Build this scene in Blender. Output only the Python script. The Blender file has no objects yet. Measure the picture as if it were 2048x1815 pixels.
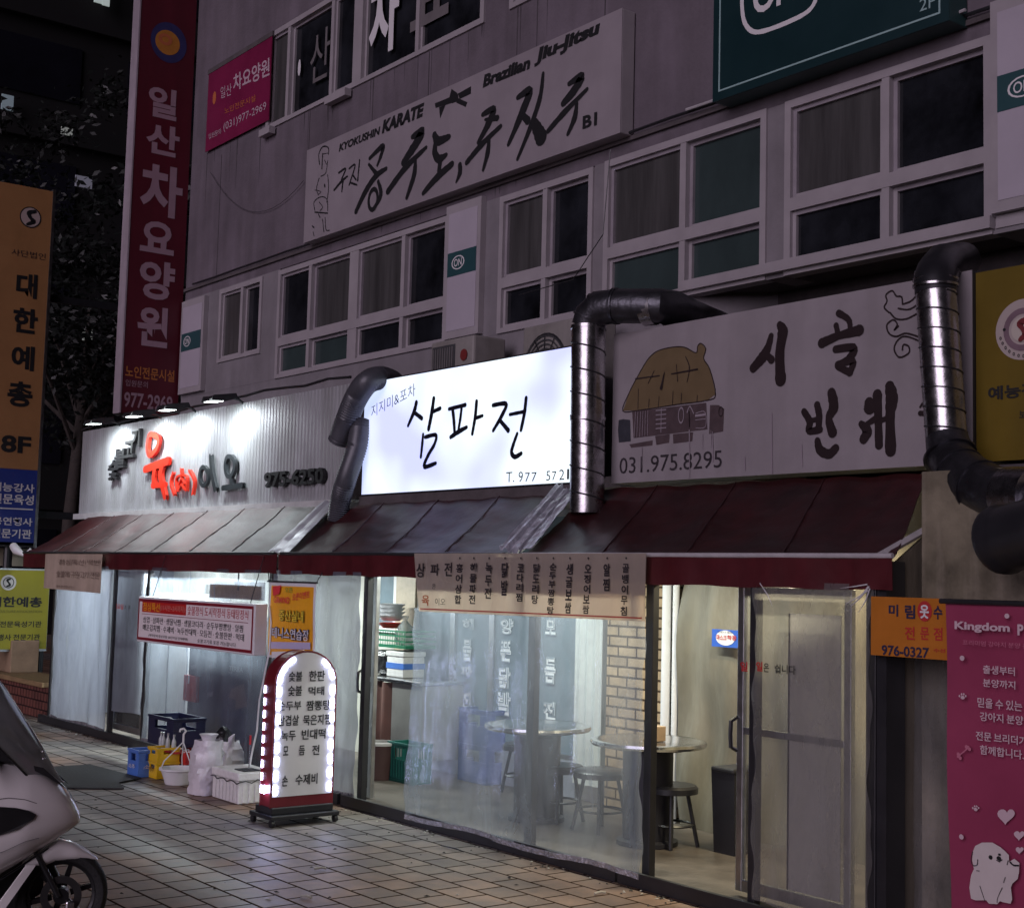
import bpy, math, random
from mathutils import Vector
random.seed(11)
SC = bpy.context.scene
COL = SC.collection
R = math.radians

# ------------------------------------------------------------------ camera
EYE = Vector((0, 0, 1.75)); FPX = 2800.0
_y, _p, _r = R(37.65), R(5.06), R(1.46)
FW = Vector((-math.cos(_y)*math.cos(_p), math.sin(_y)*math.cos(_p), math.sin(_p)))
_r0 = Vector((math.sin(_y), math.cos(_y), 0)); _u0 = _r0.cross(FW)
RT = math.cos(_r)*_r0 + math.sin(_r)*_u0
UP = -math.sin(_r)*_r0 + math.cos(_r)*_u0
cam = bpy.data.cameras.new('camera'); camo = bpy.data.objects.new('camera', cam); COL.objects.link(camo)
cam.sensor_width = 36; cam.sensor_fit = 'HORIZONTAL'; cam.lens = FPX/2048*36; cam.clip_end = 500; cam.clip_start = .05
from mathutils import Matrix
m = Matrix((RT, UP, -FW)).transposed().to_4x4(); m.translation = EYE; camo.matrix_world = m
SC.camera = camo

# ------------------------------------------------------------------ world, light, exposure
w = bpy.data.worlds.new('World'); SC.world = w; w.use_nodes = True
nt = w.node_tree; nt.nodes.clear()
sky = nt.nodes.new('ShaderNodeTexSky'); sky.sky_type = 'NISHITA'; sky.sun_disc = False
sky.sun_elevation = R(-4); sky.sun_rotation = R(150); sky.altitude = 50
bg = nt.nodes.new('ShaderNodeBackground'); bg.inputs[1].default_value = .05
bg2 = nt.nodes.new('ShaderNodeBackground'); bg2.inputs[0].default_value = (.62, .48, .66, 1); bg2.inputs[1].default_value = .007
ad = nt.nodes.new('ShaderNodeAddShader'); wo = nt.nodes.new('ShaderNodeOutputWorld')
nt.links.new(sky.outputs[0], bg.inputs[0]); nt.links.new(bg.outputs[0], ad.inputs[0]); nt.links.new(bg2.outputs[0], ad.inputs[1])
nt.links.new(ad.outputs[0], wo.inputs[0])
sl = bpy.data.lights.new('street_glow', 'SUN'); slo = bpy.data.objects.new('street_glow', sl); COL.objects.link(slo)
sl.energy = 1.05; sl.angle = R(40); sl.color = (.98, .83, 1)
slo.rotation_euler = Vector((-.34, .9, -.27)).to_track_quat('-Z', 'Y').to_euler()
SC.view_settings.view_transform = 'Standard'; SC.view_settings.look = 'None'
SC.view_settings.exposure = .28; SC.view_settings.gamma = 1
cy = SC.cycles
cy.max_bounces = 7; cy.diffuse_bounces = 3; cy.glossy_bounces = 3; cy.transmission_bounces = 5; cy.transparent_max_bounces = 14
cy.sample_clamp_indirect = 3; cy.caustics_reflective = False; cy.caustics_refractive = False
cy.use_denoising = True
try: cy.denoiser = 'OPENIMAGEDENOISE'
except Exception: pass

# ------------------------------------------------------------------ measuring: where a line of sight meets a real plane
def ray(px, py): return FW + RT*((px-1024)/FPX) - UP*((py-907.5)/FPX)
def atY(px, py, y): d = ray(px, py); return EYE + d*((y-EYE.y)/d.y)
def atX(px, py, x): d = ray(px, py); return EYE + d*((x-EYE.x)/d.x)
def atZ(px, py, z): d = ray(px, py); return EYE + d*((z-EYE.z)/d.z)
class Pl:
    """an upright plane: facing the street (Y = v) or facing along the street (X = v); crop origin and scale of a measured detail"""
    def __init__(s, ax, v, org=(0, 0), sc=1.0):
        s.ax, s.v, s.org, s.sc = ax, v, org, sc
        s.N = Vector((0, -1, 0)) if ax == 'Y' else Vector((1, 0, 0))
        s.U = Vector((1, 0, 0)) if ax == 'Y' else Vector((0, 1, 0))
    def crop(s, ox, oy, sc): return Pl(s.ax, s.v, (ox, oy), sc)
    def at(s, x, y):
        x = s.org[0]+x/s.sc; y = s.org[1]+y/s.sc
        return atY(x, y, s.v) if s.ax == 'Y' else atX(x, y, s.v)
    def mpp(s, x, y): return (s.at(x, y+1)-s.at(x, y)).length
TY, SY, BY = 5.68, 6.48, 7.28     # tent front, shop signs, building face

# ------------------------------------------------------------------ materials
MATS = {}
def mat(name, col, rough=.6, metal=0, var=.2, vs=6, bump=0, bs=40, st=(1, 1, 1), emit=0, ecol=None, coat=0, streak=0, alpha=1, spec=.5):
    if name in MATS: return MATS[name]
    m = bpy.data.materials.new(name); m.use_nodes = True; MATS[name] = m
    n, l = m.node_tree.nodes, m.node_tree.links
    b = n['Principled BSDF']
    b.inputs['Roughness'].default_value = rough; b.inputs['Metallic'].default_value = metal
    b.inputs['Specular IOR Level'].default_value = spec
    if coat: b.inputs['Coat Weight'].default_value = coat; b.inputs['Coat Roughness'].default_value = .15
    tc = n.new('ShaderNodeTexCoord'); mp = n.new('ShaderNodeMapping'); mp.inputs['Scale'].default_value = st
    l.new(tc.outputs['Object'], mp.inputs[0])
    c = (*col, 1)
    if var:
        t = n.new('ShaderNodeTexNoise'); t.inputs['Scale'].default_value = vs; t.inputs['Detail'].default_value = 6; t.inputs['Roughness'].default_value = .65
        l.new(mp.outputs[0], t.inputs[0])
        rp = n.new('ShaderNodeValToRGB'); rp.color_ramp.elements[0].position = .3; rp.color_ramp.elements[1].position = .7
        k = 1-var
        rp.color_ramp.elements[0].color = (col[0]*k, col[1]*k, col[2]*k, 1); rp.color_ramp.elements[1].color = (*[min(1, q*(1+var*.35)) for q in col], 1)
        l.new(t.outputs['Fac'], rp.inputs[0]); out = rp.outputs[0]
        if streak:
            mp2 = n.new('ShaderNodeMapping'); mp2.inputs['Scale'].default_value = (3.1, 3.1, .35); l.new(tc.outputs['Object'], mp2.inputs[0])
            t2 = n.new('ShaderNodeTexNoise'); t2.inputs['Scale'].default_value = 1.6; t2.inputs['Detail'].default_value = 7; l.new(mp2.outputs[0], t2.inputs[0])
            r2 = n.new('ShaderNodeValToRGB'); r2.color_ramp.elements[0].position = .42; r2.color_ramp.elements[1].position = .62
            r2.color_ramp.elements[0].color = (1-streak, 1-streak, 1-streak*1.1, 1); r2.color_ramp.elements[1].color = (1, 1, 1, 1)
            l.new(t2.outputs['Fac'], r2.inputs[0])
            mx = n.new('ShaderNodeMix'); mx.data_type = 'RGBA'; mx.blend_type = 'MULTIPLY'; mx.inputs[0].default_value = 1
            l.new(out, mx.inputs[6]); l.new(r2.outputs[0], mx.inputs[7]); out = mx.outputs[2]
        l.new(out, b.inputs['Base Color'])
        rr = n.new('ShaderNodeMapRange'); rr.inputs[3].default_value = max(.02, rough-.12); rr.inputs[4].default_value = min(1, rough+.12)
        l.new(t.outputs['Fac'], rr.inputs[0]); l.new(rr.outputs[0], b.inputs['Roughness'])
    else: b.inputs['Base Color'].default_value = c
    if bump:
        t = n.new('ShaderNodeTexNoise'); t.inputs['Scale'].default_value = bs; t.inputs['Detail'].default_value = 5; l.new(mp.outputs[0], t.inputs[0])
        bp = n.new('ShaderNodeBump'); bp.inputs['Strength'].default_value = bump; bp.inputs['Distance'].default_value = .02
        l.new(t.outputs['Fac'], bp.inputs['Height']); l.new(bp.outputs[0], b.inputs['Normal'])
    if emit:
        b.inputs['Emission Color'].default_value = (*(ecol or col), 1); b.inputs['Emission Strength'].default_value = emit
    return m
def vinyl(name, clear, tint, milk, glossy=.12, rough=.12, bs=5, bump=.5, st=(1, 1, .35)):
    """clear or milky sheeting: passes part of the light, scatters part, mirrors a little"""
    m = bpy.data.materials.new(name); m.use_nodes = True; MATS[name] = m
    n, l = m.node_tree.nodes, m.node_tree.links; n.clear()
    o = n.new('ShaderNodeOutputMaterial'); tr = n.new('ShaderNodeBsdfTransparent'); tr.inputs[0].default_value = (*tint, 1)
    tl = n.new('ShaderNodeBsdfTranslucent'); tl.inputs[0].default_value = (*milk, 1)
    df = n.new('ShaderNodeBsdfDiffuse'); df.inputs[0].default_value = (*milk, 1)
    gl = n.new('ShaderNodeBsdfGlossy'); gl.inputs['Roughness'].default_value = rough; gl.inputs[0].default_value = (.9, .93, 1, 1)
    a = n.new('ShaderNodeMixShader'); a.inputs[0].default_value = .35; l.new(tl.outputs[0], a.inputs[1]); l.new(df.outputs[0], a.inputs[2])
    b = n.new('ShaderNodeMixShader'); l.new(tr.outputs[0], b.inputs[1]); l.new(a.outputs[0], b.inputs[2])
    tc = n.new('ShaderNodeTexCoord'); mp = n.new('ShaderNodeMapping'); mp.inputs['Scale'].default_value = st; l.new(tc.outputs['Object'], mp.inputs[0])
    t = n.new('ShaderNodeTexNoise'); t.inputs['Scale'].default_value = bs; t.inputs['Detail'].default_value = 7; t.inputs['Roughness'].default_value = .6; t.inputs['Distortion'].default_value = .6
    l.new(mp.outputs[0], t.inputs[0])
    rg = n.new('ShaderNodeMapRange'); rg.inputs[1].default_value = .3; rg.inputs[2].default_value = .7; rg.inputs[3].default_value = (1-clear)-.14; rg.inputs[4].default_value = min(1, (1-clear)+.14)
    l.new(t.outputs['Fac'], rg.inputs[0])
    mp2 = n.new('ShaderNodeMapping'); mp2.inputs['Scale'].default_value = (7, 7, 1.1); mp2.inputs['Rotation'].default_value = (0, R(8), 0); l.new(tc.outputs['Object'], mp2.inputs[0])
    t2 = n.new('ShaderNodeTexNoise'); t2.noise_type = 'RIDGED_MULTIFRACTAL'; t2.inputs['Scale'].default_value = 1.3; t2.inputs['Detail'].default_value = 5; l.new(mp2.outputs[0], t2.inputs[0])
    cr = n.new('ShaderNodeMapRange'); cr.inputs[1].default_value = .55; cr.inputs[2].default_value = 1.3; cr.inputs[3].default_value = 0; cr.inputs[4].default_value = .34; cr.clamp = True; l.new(t2.outputs['Fac'], cr.inputs[0])
    sm = n.new('ShaderNodeMath'); sm.operation = 'ADD'; sm.use_clamp = True; l.new(rg.outputs[0], sm.inputs[0]); l.new(cr.outputs[0], sm.inputs[1]); l.new(sm.outputs[0], b.inputs[0])
    hh = n.new('ShaderNodeMath'); hh.operation = 'MULTIPLY_ADD'; hh.inputs[1].default_value = 1.5; l.new(cr.outputs[0], hh.inputs[0]); l.new(t.outputs['Fac'], hh.inputs[2])
    bp = n.new('ShaderNodeBump'); bp.inputs['Strength'].default_value = bump; bp.inputs['Distance'].default_value = .05; l.new(hh.outputs[0], bp.inputs['Height'])
    l.new(bp.outputs[0], gl.inputs['Normal'])
    fr = n.new('ShaderNodeFresnel'); fr.inputs[0].default_value = 1.35; l.new(bp.outputs[0], fr.inputs['Normal'])
    ma = n.new('ShaderNodeMath'); ma.operation = 'MULTIPLY_ADD'; ma.inputs[1].default_value = 1.0; ma.inputs[2].default_value = glossy*.3; l.new(fr.outputs[0], ma.inputs[0])
    f = n.new('ShaderNodeMixShader'); l.new(ma.outputs[0], f.inputs[0]); l.new(b.outputs[0], f.inputs[1]); l.new(gl.outputs[0], f.inputs[2])
    l.new(f.outputs[0], o.inputs[0]); return m
def brickmat(name, c1, c2, mortar, w, h, ms=.008, rough=.8, swap=True, bump=.6, off=.5, patch=None):
    m = bpy.data.materials.new(name); m.use_nodes = True; MATS[name] = m
    n, l = m.node_tree.nodes, m.node_tree.links; b = n['Principled BSDF']; b.inputs['Roughness'].default_value = rough
    tc = n.new('ShaderNodeTexCoord'); mp = n.new('ShaderNodeMapping')
    if swap: mp.inputs['Rotation'].default_value = (R(-90), 0, 0)
    l.new(tc.outputs['Object'], mp.inputs[0])
    br = n.new('ShaderNodeTexBrick'); br.offset = off
    br.inputs['Scale'].default_value = 1; br.inputs['Brick Width'].default_value = w; br.inputs['Row Height'].default_value = h
    br.inputs['Mortar Size'].default_value = ms; br.inputs['Mortar Smooth'].default_value = .3; br.inputs['Bias'].default_value = 0
    br.inputs['Color1'].default_value = (*c1, 1); br.inputs['Color2'].default_value = (*c2, 1); br.inputs['Mortar'].default_value = (*mortar, 1)
    l.new(mp.outputs[0], br.inputs[0]); out = br.outputs[0]
    ns = n.new('ShaderNodeTexNoise'); ns.inputs['Scale'].default_value = 3.2; ns.inputs['Detail'].default_value = 9; ns.inputs['Roughness'].default_value = .7; l.new(tc.outputs['Object'], ns.inputs[0])
    r2 = n.new('ShaderNodeValToRGB'); r2.color_ramp.elements[0].position = .3; r2.color_ramp.elements[1].position = .72
    r2.color_ramp.elements[0].color = (.38, .38, .4, 1); r2.color_ramp.elements[1].color = (1.2, 1.18, 1.15, 1); l.new(ns.outputs['Fac'], r2.inputs[0])
    if patch:
        ns2 = n.new('ShaderNodeTexNoise'); ns2.inputs['Scale'].default_value = .42; ns2.inputs['Detail'].default_value = 1.5; l.new(tc.outputs['Object'], ns2.inputs[0])
        r3 = n.new('ShaderNodeValToRGB'); r3.color_ramp.elements[0].position = .46; r3.color_ramp.elements[1].position = .54
        r3.color_ramp.elements[0].color = (1, 1, 1, 1); r3.color_ramp.elements[1].color = (*patch, 1); l.new(ns2.outputs['Fac'], r3.inputs[0])
        mp_ = n.new('ShaderNodeMix'); mp_.data_type = 'RGBA'; mp_.blend_type = 'MULTIPLY'; mp_.inputs[0].default_value = 1; l.new(out, mp_.inputs[6]); l.new(r3.outputs[0], mp_.inputs[7]); out = mp_.outputs[2]
    mx = n.new('ShaderNodeMix'); mx.data_type = 'RGBA'; mx.blend_type = 'MULTIPLY'; mx.inputs[0].default_value = 1; l.new(out, mx.inputs[6]); l.new(r2.outputs[0], mx.inputs[7])
    l.new(mx.outputs[2], b.inputs['Base Color'])
    iv = n.new('ShaderNodeMath'); iv.operation = 'MULTIPLY_ADD'; iv.inputs[1].default_value = -1; iv.inputs[2].default_value = 1; l.new(br.outputs['Fac'], iv.inputs[0])
    ad = n.new('ShaderNodeMath'); ad.operation = 'MULTIPLY_ADD'; ad.inputs[1].default_value = .35; l.new(ns.outputs['Fac'], ad.inputs[0]); l.new(iv.outputs[0], ad.inputs[2])
    bp = n.new('ShaderNodeBump'); bp.inputs['Strength'].default_value = bump; bp.inputs['Distance'].default_value = .012; l.new(ad.outputs[0], bp.inputs['Height']); l.new(bp.outputs[0], b.inputs['Normal'])
    rr = n.new('ShaderNodeMapRange'); rr.inputs[3].default_value = rough-.22; rr.inputs[4].default_value = rough+.1; l.new(ns.outputs['Fac'], rr.inputs[0])
    rm = n.new('ShaderNodeMath'); rm.operation = 'MAXIMUM'; l.new(rr.outputs[0], rm.inputs[0]); l.new(br.outputs['Fac'], rm.inputs[1]); l.new(rm.outputs[0], b.inputs['Roughness'])
    sp = n.new('ShaderNodeMath'); sp.operation = 'MULTIPLY_ADD'; sp.inputs[1].default_value = -.5; sp.inputs[2].default_value = .5; l.new(br.outputs['Fac'], sp.inputs[0]); l.new(sp.outputs[0], b.inputs['Specular IOR Level'])
    return m

# ------------------------------------------------------------------ mesh builder
_TX = {}
_TS = bpy.data.scenes.new('lettering_scratch')
def _text(s, bold, depth):
    k = (s, bold, depth)
    if k not in _TX:
        c = bpy.data.curves.new('t', 'FONT'); c.body = s; c.resolution_u = 3; c.offset = bold; c.extrude = depth; c.space_word = .8
        o = bpy.data.objects.new('t', c); _TS.collection.objects.link(o)
        _TS.view_layers[0].update(); dg = _TS.view_layers[0].depsgraph; me = bpy.data.meshes.new_from_object(o.evaluated_get(dg))
        v = [p.co.copy() for p in me.vertices]; f = [tuple(p.vertices) for p in me.polygons]
        bpy.data.objects.remove(o); bpy.data.curves.remove(c); bpy.data.meshes.remove(me)
        x0 = min(p.x for p in v); x1 = max(p.x for p in v); y0 = min(p.y for p in v); y1 = max(p.y for p in v)
        _TX[k] = ([((p.x-x0)/(x1-x0), (p.y-y0)/(y1-y0), p.z) for p in v], f)
    return _TX[k]
def V(*a): return Vector(a)
class MB:
    def __init__(s): s.v = []; s.f = []; s.m = []; s.mats = []; s.k = 0
    def mi(s, m):
        if m not in s.mats: s.mats.append(m)
        return s.mats.index(m)
    def add(s, vs, fs, m):
        b = len(s.v); i = s.mi(m); s.v += [Vector(p) for p in vs]
        for f in fs: s.f.append([b+q for q in f]); s.m.append(i)
        return s
    def box(s, a, b, m):
        x0, x1 = sorted((a[0], b[0])); y0, y1 = sorted((a[1], b[1])); z0, z1 = sorted((a[2], b[2]))
        return s.obox(V(x0, y0, z0), V(x1-x0, 0, 0), V(0, y1-y0, 0), V(0, 0, z1-z0), m)
    def obox(s, o, u, v, w, m):
        return s.add([o, o+u, o+u+v, o+v, o+w, o+u+w, o+u+v+w, o+v+w], [(0, 3, 2, 1), (4, 5, 6, 7), (0, 1, 5, 4), (1, 2, 6, 5), (2, 3, 7, 6), (3, 0, 4, 7)], m)
    def poly(s, pts, m): return s.add(pts, [tuple(range(len(pts)))], m)
    def prism(s, pts, d, m):
        n = len(pts); vs = [Vector(p) for p in pts]+[Vector(p)+d for p in pts]
        return s.add(vs, [tuple(range(n)), tuple(range(2*n-1, n-1, -1))]+[(i, (i+1) % n, n+(i+1) % n, n+i) for i in range(n)], m)
    def tube(s, path, r, m, seg=10, caps=True, ribs=None):
        P = [Vector(p) for p in path]; n = len(P); rs = r if isinstance(r, (list, tuple)) else [r]*n
        vs = []; ref = None
        for i in range(n):
            t = (P[min(i+1, n-1)]-P[max(i-1, 0)]).normalized()
            if ref is None:
                ref = Vector((0, 0, 1)) if abs(t.z) < .9 else Vector((0, 1, 0))
            a = t.cross(ref).normalized(); b = a.cross(t).normalized(); ref = b
            for k in range(seg):
                q = 2*math.pi*k/seg; vs.append(P[i]+(a*math.cos(q)+b*math.sin(q))*rs[i])
        fs = [(i*seg+k, i*seg+(k+1) % seg, (i+1)*seg+(k+1) % seg, (i+1)*seg+k) for i in range(n-1) for k in range(seg)]
        if caps: fs += [tuple(range(seg-1, -1, -1)), tuple((n-1)*seg+k for k in range(seg))]
        return s.add(vs, fs, m)
    def lathe(s, c, prof, m, seg=24, ax=2):
        vs = []
        for (r, z) in prof:
            for k in range(seg):
                q = 2*math.pi*k/seg; p = [r*math.cos(q), r*math.sin(q), z]
                if ax == 1: p = [p[0], p[2], p[1]]
                if ax == 0: p = [p[2], p[0], p[1]]
                vs.append(Vector(c)+Vector(p))
        n = len(prof)
        return s.add(vs, [(i*seg+k, i*seg+(k+1) % seg, (i+1)*seg+(k+1) % seg, (i+1)*seg+k) for i in range(n-1) for k in range(seg)], m)
    def grid(s, fn, nu, nv, m):
        vs = [fn(i/nu, j/nv) for j in range(nv+1) for i in range(nu+1)]; W = nu+1
        return s.add(vs, [(j*W+i, j*W+i+1, (j+1)*W+i+1, (j+1)*W+i) for j in range(nv) for i in range(nu)], m)
    def slab(s, fn, nu, nv, d, m):
        """a grid with thickness d (vector)"""
        W = nu+1; vs = [Vector(fn(i/nu, j/nv)) for j in range(nv+1) for i in range(nu+1)]; n = len(vs)
        fs = [(j*W+i, j*W+i+1, (j+1)*W+i+1, (j+1)*W+i) for j in range(nv) for i in range(nu)]
        fs += [tuple(n+q for q in reversed(f)) for f in fs]
        ed = [(i, i+1) for i in range(nu)]+[(nv*W+i+1, nv*W+i) for i in range(nu)]+[((j+1)*W, j*W) for j in range(nv)]+[(j*W+nu, (j+1)*W+nu) for j in range(nv)]
        fs += [(b, a, n+a, n+b) for a, b in ed]
        return s.add(vs+[p+d for p in vs], fs, m)
    def text(s, t, o, u, v, N, m, bold=0, depth=0, lift=.003):
        P, F = _text(t, bold, depth); s.k += 1; e = lift+.0002*(s.k % 7)
        return s.add([o+u*x+v*y+N*(e+z) for x, y, z in P], F, m)
    def T(s, pl, t, x0, yb, yt, x1, m, bold=0, depth=0, lift=.003):
        o = pl.at(x0, yb); h = pl.at(x0, yt).z-o.z; wd = (pl.at(x1, yb)-o).dot(pl.U)
        return s.text(t, o, pl.U*wd, V(0, 0, h), pl.N, m, bold, depth, lift)
    def TQ(s, pl, t, bl, br, tl, m, bold=0, depth=0, lift=.003):
        o = pl.at(*bl); return s.text(t, o, pl.at(*br)-o, pl.at(*tl)-o, pl.N, m, bold, depth, lift)
    def stroke(s, pl, pts, wd, m, depth=0, lift=.003, sm=6, closed=False, cap=True):
        """one brush stroke on plane pl through measured points; wd = width or widths"""
        k = pl.mpp(*pts[0]); O = pl.at(*pts[0]); n = len(pts)
        q = [((p-O).dot(pl.U), p.z-O.z) for p in (pl.at(*a) for a in pts)]
        ws = [w_*k for w_ in (wd if isinstance(wd, (list, tuple)) else [wd]*n)]
        if len(ws) != n: ws = [ws[0]+(ws[-1]-ws[0])*i/(n-1) for i in range(n)] if len(ws) == 2 else ws
        if closed: q = q+[q[0]]; ws = ws+[ws[0]]; n += 1
        c = []
        for i in range(n-1):
            a0 = q[i-1] if i else (q[-2] if closed else q[0]); a1, a2 = q[i], q[i+1]; a3 = q[i+2] if i+2 < n else (q[1] if closed else q[-1])
            for j in range(sm):
                t = j/sm; t2 = t*t; t3 = t2*t
                c.append(tuple(.5*((2*a1[d])+(-a0[d]+a2[d])*t+(2*a0[d]-5*a1[d]+4*a2[d]-a3[d])*t2+(-a0[d]+3*a1[d]-3*a2[d]+a3[d])*t3) for d in (0, 1))+(ws[i]+(ws[i+1]-ws[i])*t,))
        c.append((*q[-1], ws[-1])); s.k += 1; e = lift+.00025*(s.k % 9)
        def W(a, b, d): return O+pl.U*a+V(0, 0, b)+pl.N*(e+d)
        L = []; n2 = len(c)
        for i in range(n2):
            a = c[max(i-1, 0)]; b = c[min(i+1, n2-1)]
            if closed and i in (0, n2-1): a, b = c[-2], c[1]
            dx, dy = b[0]-a[0], b[1]-a[1]; h = math.hypot(dx, dy) or 1; r = c[i][2]/2*(1+random.uniform(-.07, .07)*(0 if depth else 1))
            L.append(((c[i][0]-dy/h*r, c[i][1]+dx/h*r), (c[i][0]+dy/h*r, c[i][1]-dx/h*r)))
        for d in ((depth,) if not depth else (depth, 0)):
            s.add([W(*p, d) for ab in L for p in ab], [(2*i, 2*i+1, 2*i+3, 2*i+2) for i in range(n2-1)], m)
            if cap and not closed:
                for i, sg in ((0, -1), (n2-1, 1)):
                    a, b = L[i]; cx, cyy, wv = c[i]; r = wv/2; a0 = math.atan2(a[1]-cyy, a[0]-cx)
                    arc = [(cx+r*math.cos(a0-sg*math.pi*t/6), cyy+r*math.sin(a0-sg*math.pi*t/6)) for t in range(7)]
                    s.add([W(*p, d+.0001) for p in arc], [tuple(range(7))], m)
        if depth:
            s.add([W(*p, d) for ab in L for p in ab for d in (0, depth)], [(4*i, 4*i+4, 4*i+5, 4*i+1) for i in range(n2-1)]+[(4*i+2, 4*i+3, 4*i+7, 4*i+6) for i in range(n2-1)]+[(0, 1, 3, 2), (4*n2-4, 4*n2-2, 4*n2-1, 4*n2-3)], m)
        return s
    def fill(s, pl, pts, m, lift=.002): 
        s.k += 1; return s.poly([pl.at(*p)+pl.N*(lift+.0002*(s.k % 5)) for p in pts], m)
    def disc(s, pl, c, rx, ry, m, lift=.003, ring=0, n=28):
        """ellipse (or ring of inner ratio `ring`) on a plane, radii in crop units measured vertically"""
        O = pl.at(*c); k = pl.mpp(*c); s.k += 1; e = pl.N*(lift+.0002*(s.k % 5))
        p = [O+e+pl.U*(math.cos(2*math.pi*i/n)*rx*k)+V(0, 0, math.sin(2*math.pi*i/n)*ry*k) for i in range(n)]
        if not ring: return s.poly(p, m)
        q = [O+e+(a-O-e)*ring for a in p]
        return s.add(p+q, [(i, (i+1) % n, n+(i+1) % n, n+i) for i in range(n)], m)
    def build(s, name, parent=None, smooth=False, bevel=0, loc=None, solid=0, angle=40):
        me = bpy.data.meshes.new(name); ob = bpy.data.objects.new(name, me); COL.objects.link(ob)
        if parent is not None: off = WL[parent.name]; 
        elif loc is not None: off = Vector(loc)
        else:
            xs = [p.x for p in s.v]; ys = [p.y for p in s.v]; zs = [p.z for p in s.v]
            off = V((min(xs)+max(xs))/2, (min(ys)+max(ys))/2, min(zs))
        me.from_pydata([p-off for p in s.v], [], s.f)
        for mm in s.mats: me.materials.append(mm)
        me.polygons.foreach_set('material_index', s.m)
        if smooth: 
            me.polygons.foreach_set('use_smooth', [True]*len(s.f))
            try: me.set_sharp_from_angle(angle=R(angle))
            except Exception: pass
        me.update()
        if parent is not None: ob.parent = parent
        else: ob.location = off
        WL[ob.name] = off
        if bevel:
            md = ob.modifiers.new('bevel', 'BEVEL'); md.width = bevel; md.segments = 2; md.limit_method = 'ANGLE'; md.angle_limit = R(40)
        if solid:
            md = ob.modifiers.new('solid', 'SOLIDIFY'); md.thickness = solid
        return ob
WL = {}
def tag(o, label=None, cat=None, group=None, kind=None):
    if label: o['label'] = label
    if cat: o['category'] = cat
    if group: o['group'] = group
    if kind: o['kind'] = kind
    return o
def thing(name, label, cat, loc, group=None):
    o = bpy.data.objects.new(name, None); COL.objects.link(o); o.location = loc; WL[o.name] = Vector(loc); o.empty_display_size = .2
    return tag(o, label, cat, group)
def lamp(kind, name, loc, energy, color, aim=None, parent=None, **kw):
    d = bpy.data.lights.new(name, kind); o = bpy.data.objects.new(name, d); COL.objects.link(o); d.energy = energy; d.color = color
    for k, v in kw.items(): setattr(d, k, v)
    if parent is not None: o.parent = parent; o.location = Vector(loc)-WL[parent.name]
    else: o.location = loc
    if aim is not None: o.rotation_euler = Vector(aim).to_track_quat('-Z', 'Y').to_euler()
    return o

# ------------------------------------------------------------------ palette
WALL = mat('wall_paint', (.165, .138, .165), .85, var=.38, vs=.9, bump=.3, bs=30, streak=.16)
WALL_L = mat('pier_paint', (.24, .22, .24), .85, var=.25, vs=1.5, bump=.2, bs=30, streak=.1)
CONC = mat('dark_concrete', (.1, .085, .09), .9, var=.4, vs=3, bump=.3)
FRAME = mat('window_frame', (.36, .33, .35), .5, var=.14, vs=3)
FRAME2 = mat('window_bead', (.3, .27, .3), .5, var=.2)
GL_D = mat('glass_dark', (.018, .02, .025), .06, var=.9, vs=1.8, spec=.5)
GL_B = mat('glass_blind', (.078, .076, .076), .22, var=.55, vs=1.1, st=(5, 1, .4))
GL_G = mat('glass_green', (.04, .06, .06), .16, var=.4, vs=1, st=(1, 1, .6))
WHITE = mat('white_panel', (.44, .4, .46), .5, var=.1, vs=2)
BLACK = mat('black_ink', (.012, .012, .014), .55, var=0)
BLACKM = mat('black_metal', (.022, .022, .026), .4, var=.3, spec=.5)
WHITEINK = mat('white_ink', (.7, .68, .7), .5, var=0)
STEEL = mat('steel', (.62, .62, .64), .22, 1, var=.18, vs=14)
ALU = mat('aluminium', (.55, .56, .58), .35, 1, var=.2, vs=10)
GALV = mat('galvanised', (.5, .49, .51), .27, 1, var=.35, vs=9, bump=.25, bs=7)
DUCTK = mat('duct_dark', (.1, .1, .115), .36, .85, var=.35, vs=8, bump=.2, bs=25)
RED_V = mat('awning_red', (.042, .0045, .0065), .52, var=.6, vs=2.6, bump=.4, bs=5, coat=.07, streak=.35)
RED_D = mat('valance_red', (.09, .008, .013), .5, var=.35, vs=3, bump=.25, bs=8, streak=.2)
TRIM = mat('pale_trim', (.5, .48, .5), .4, var=.25)
YEL = mat('sign_yellow', (.15, .1, .005), .5, var=.2, vs=2, streak=.1)
LIME = mat('sign_lime', (.36, .34, .02), .5, var=.12, vs=2)
ORG = mat('sign_orange', (.4, .2, .08), .5, var=.16, vs=2)
BLU = mat('sign_blue', (.02, .04, .25), .5, var=.15, vs=2)
PINK = mat('banner_pink', (.3, .04, .1), .5, var=.15, vs=2)
CRIM = mat('sign_crimson', (.1, .006, .016), .45, var=.15, vs=1.5, streak=.15)
GREEN = mat('sign_green', (.004, .026, .031), .45, var=.2, vs=1.5)
BROWNK = mat('ink_brown', (.05, .026, .028), .6, var=.3)
CARD = mat('cardboard', (.36, .25, .16), .85, var=.25, vs=6, bump=.1)
BEIGE = mat('banner_beige', (.5, .4, .32), .6, var=.2, vs=4, bump=.3, bs=5, streak=.15)
WOOD = mat('wood', (.3, .2, .1), .7, var=.4, vs=5, st=(1, 6, 6), bump=.2)
TILE = mat('beige_tile', (.5, .42, .32), .35, var=.2, vs=12)
WHITEP = mat('white_plastic', (.72, .72, .74), .4, var=.1, vs=5)
BAGC = mat('bag_white', (.72, .69, .74), .35, var=.12, vs=7, bump=.9, bs=9)
FOAM = mat('foam', (.74, .73, .72), .8, var=.14, vs=25, bump=.25, bs=120)
REDP = mat('red_plastic', (.5, .02, .025), .35, var=.15)
YELP = mat('yellow_plastic', (.75, .46, .01), .35, var=.12)
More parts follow.
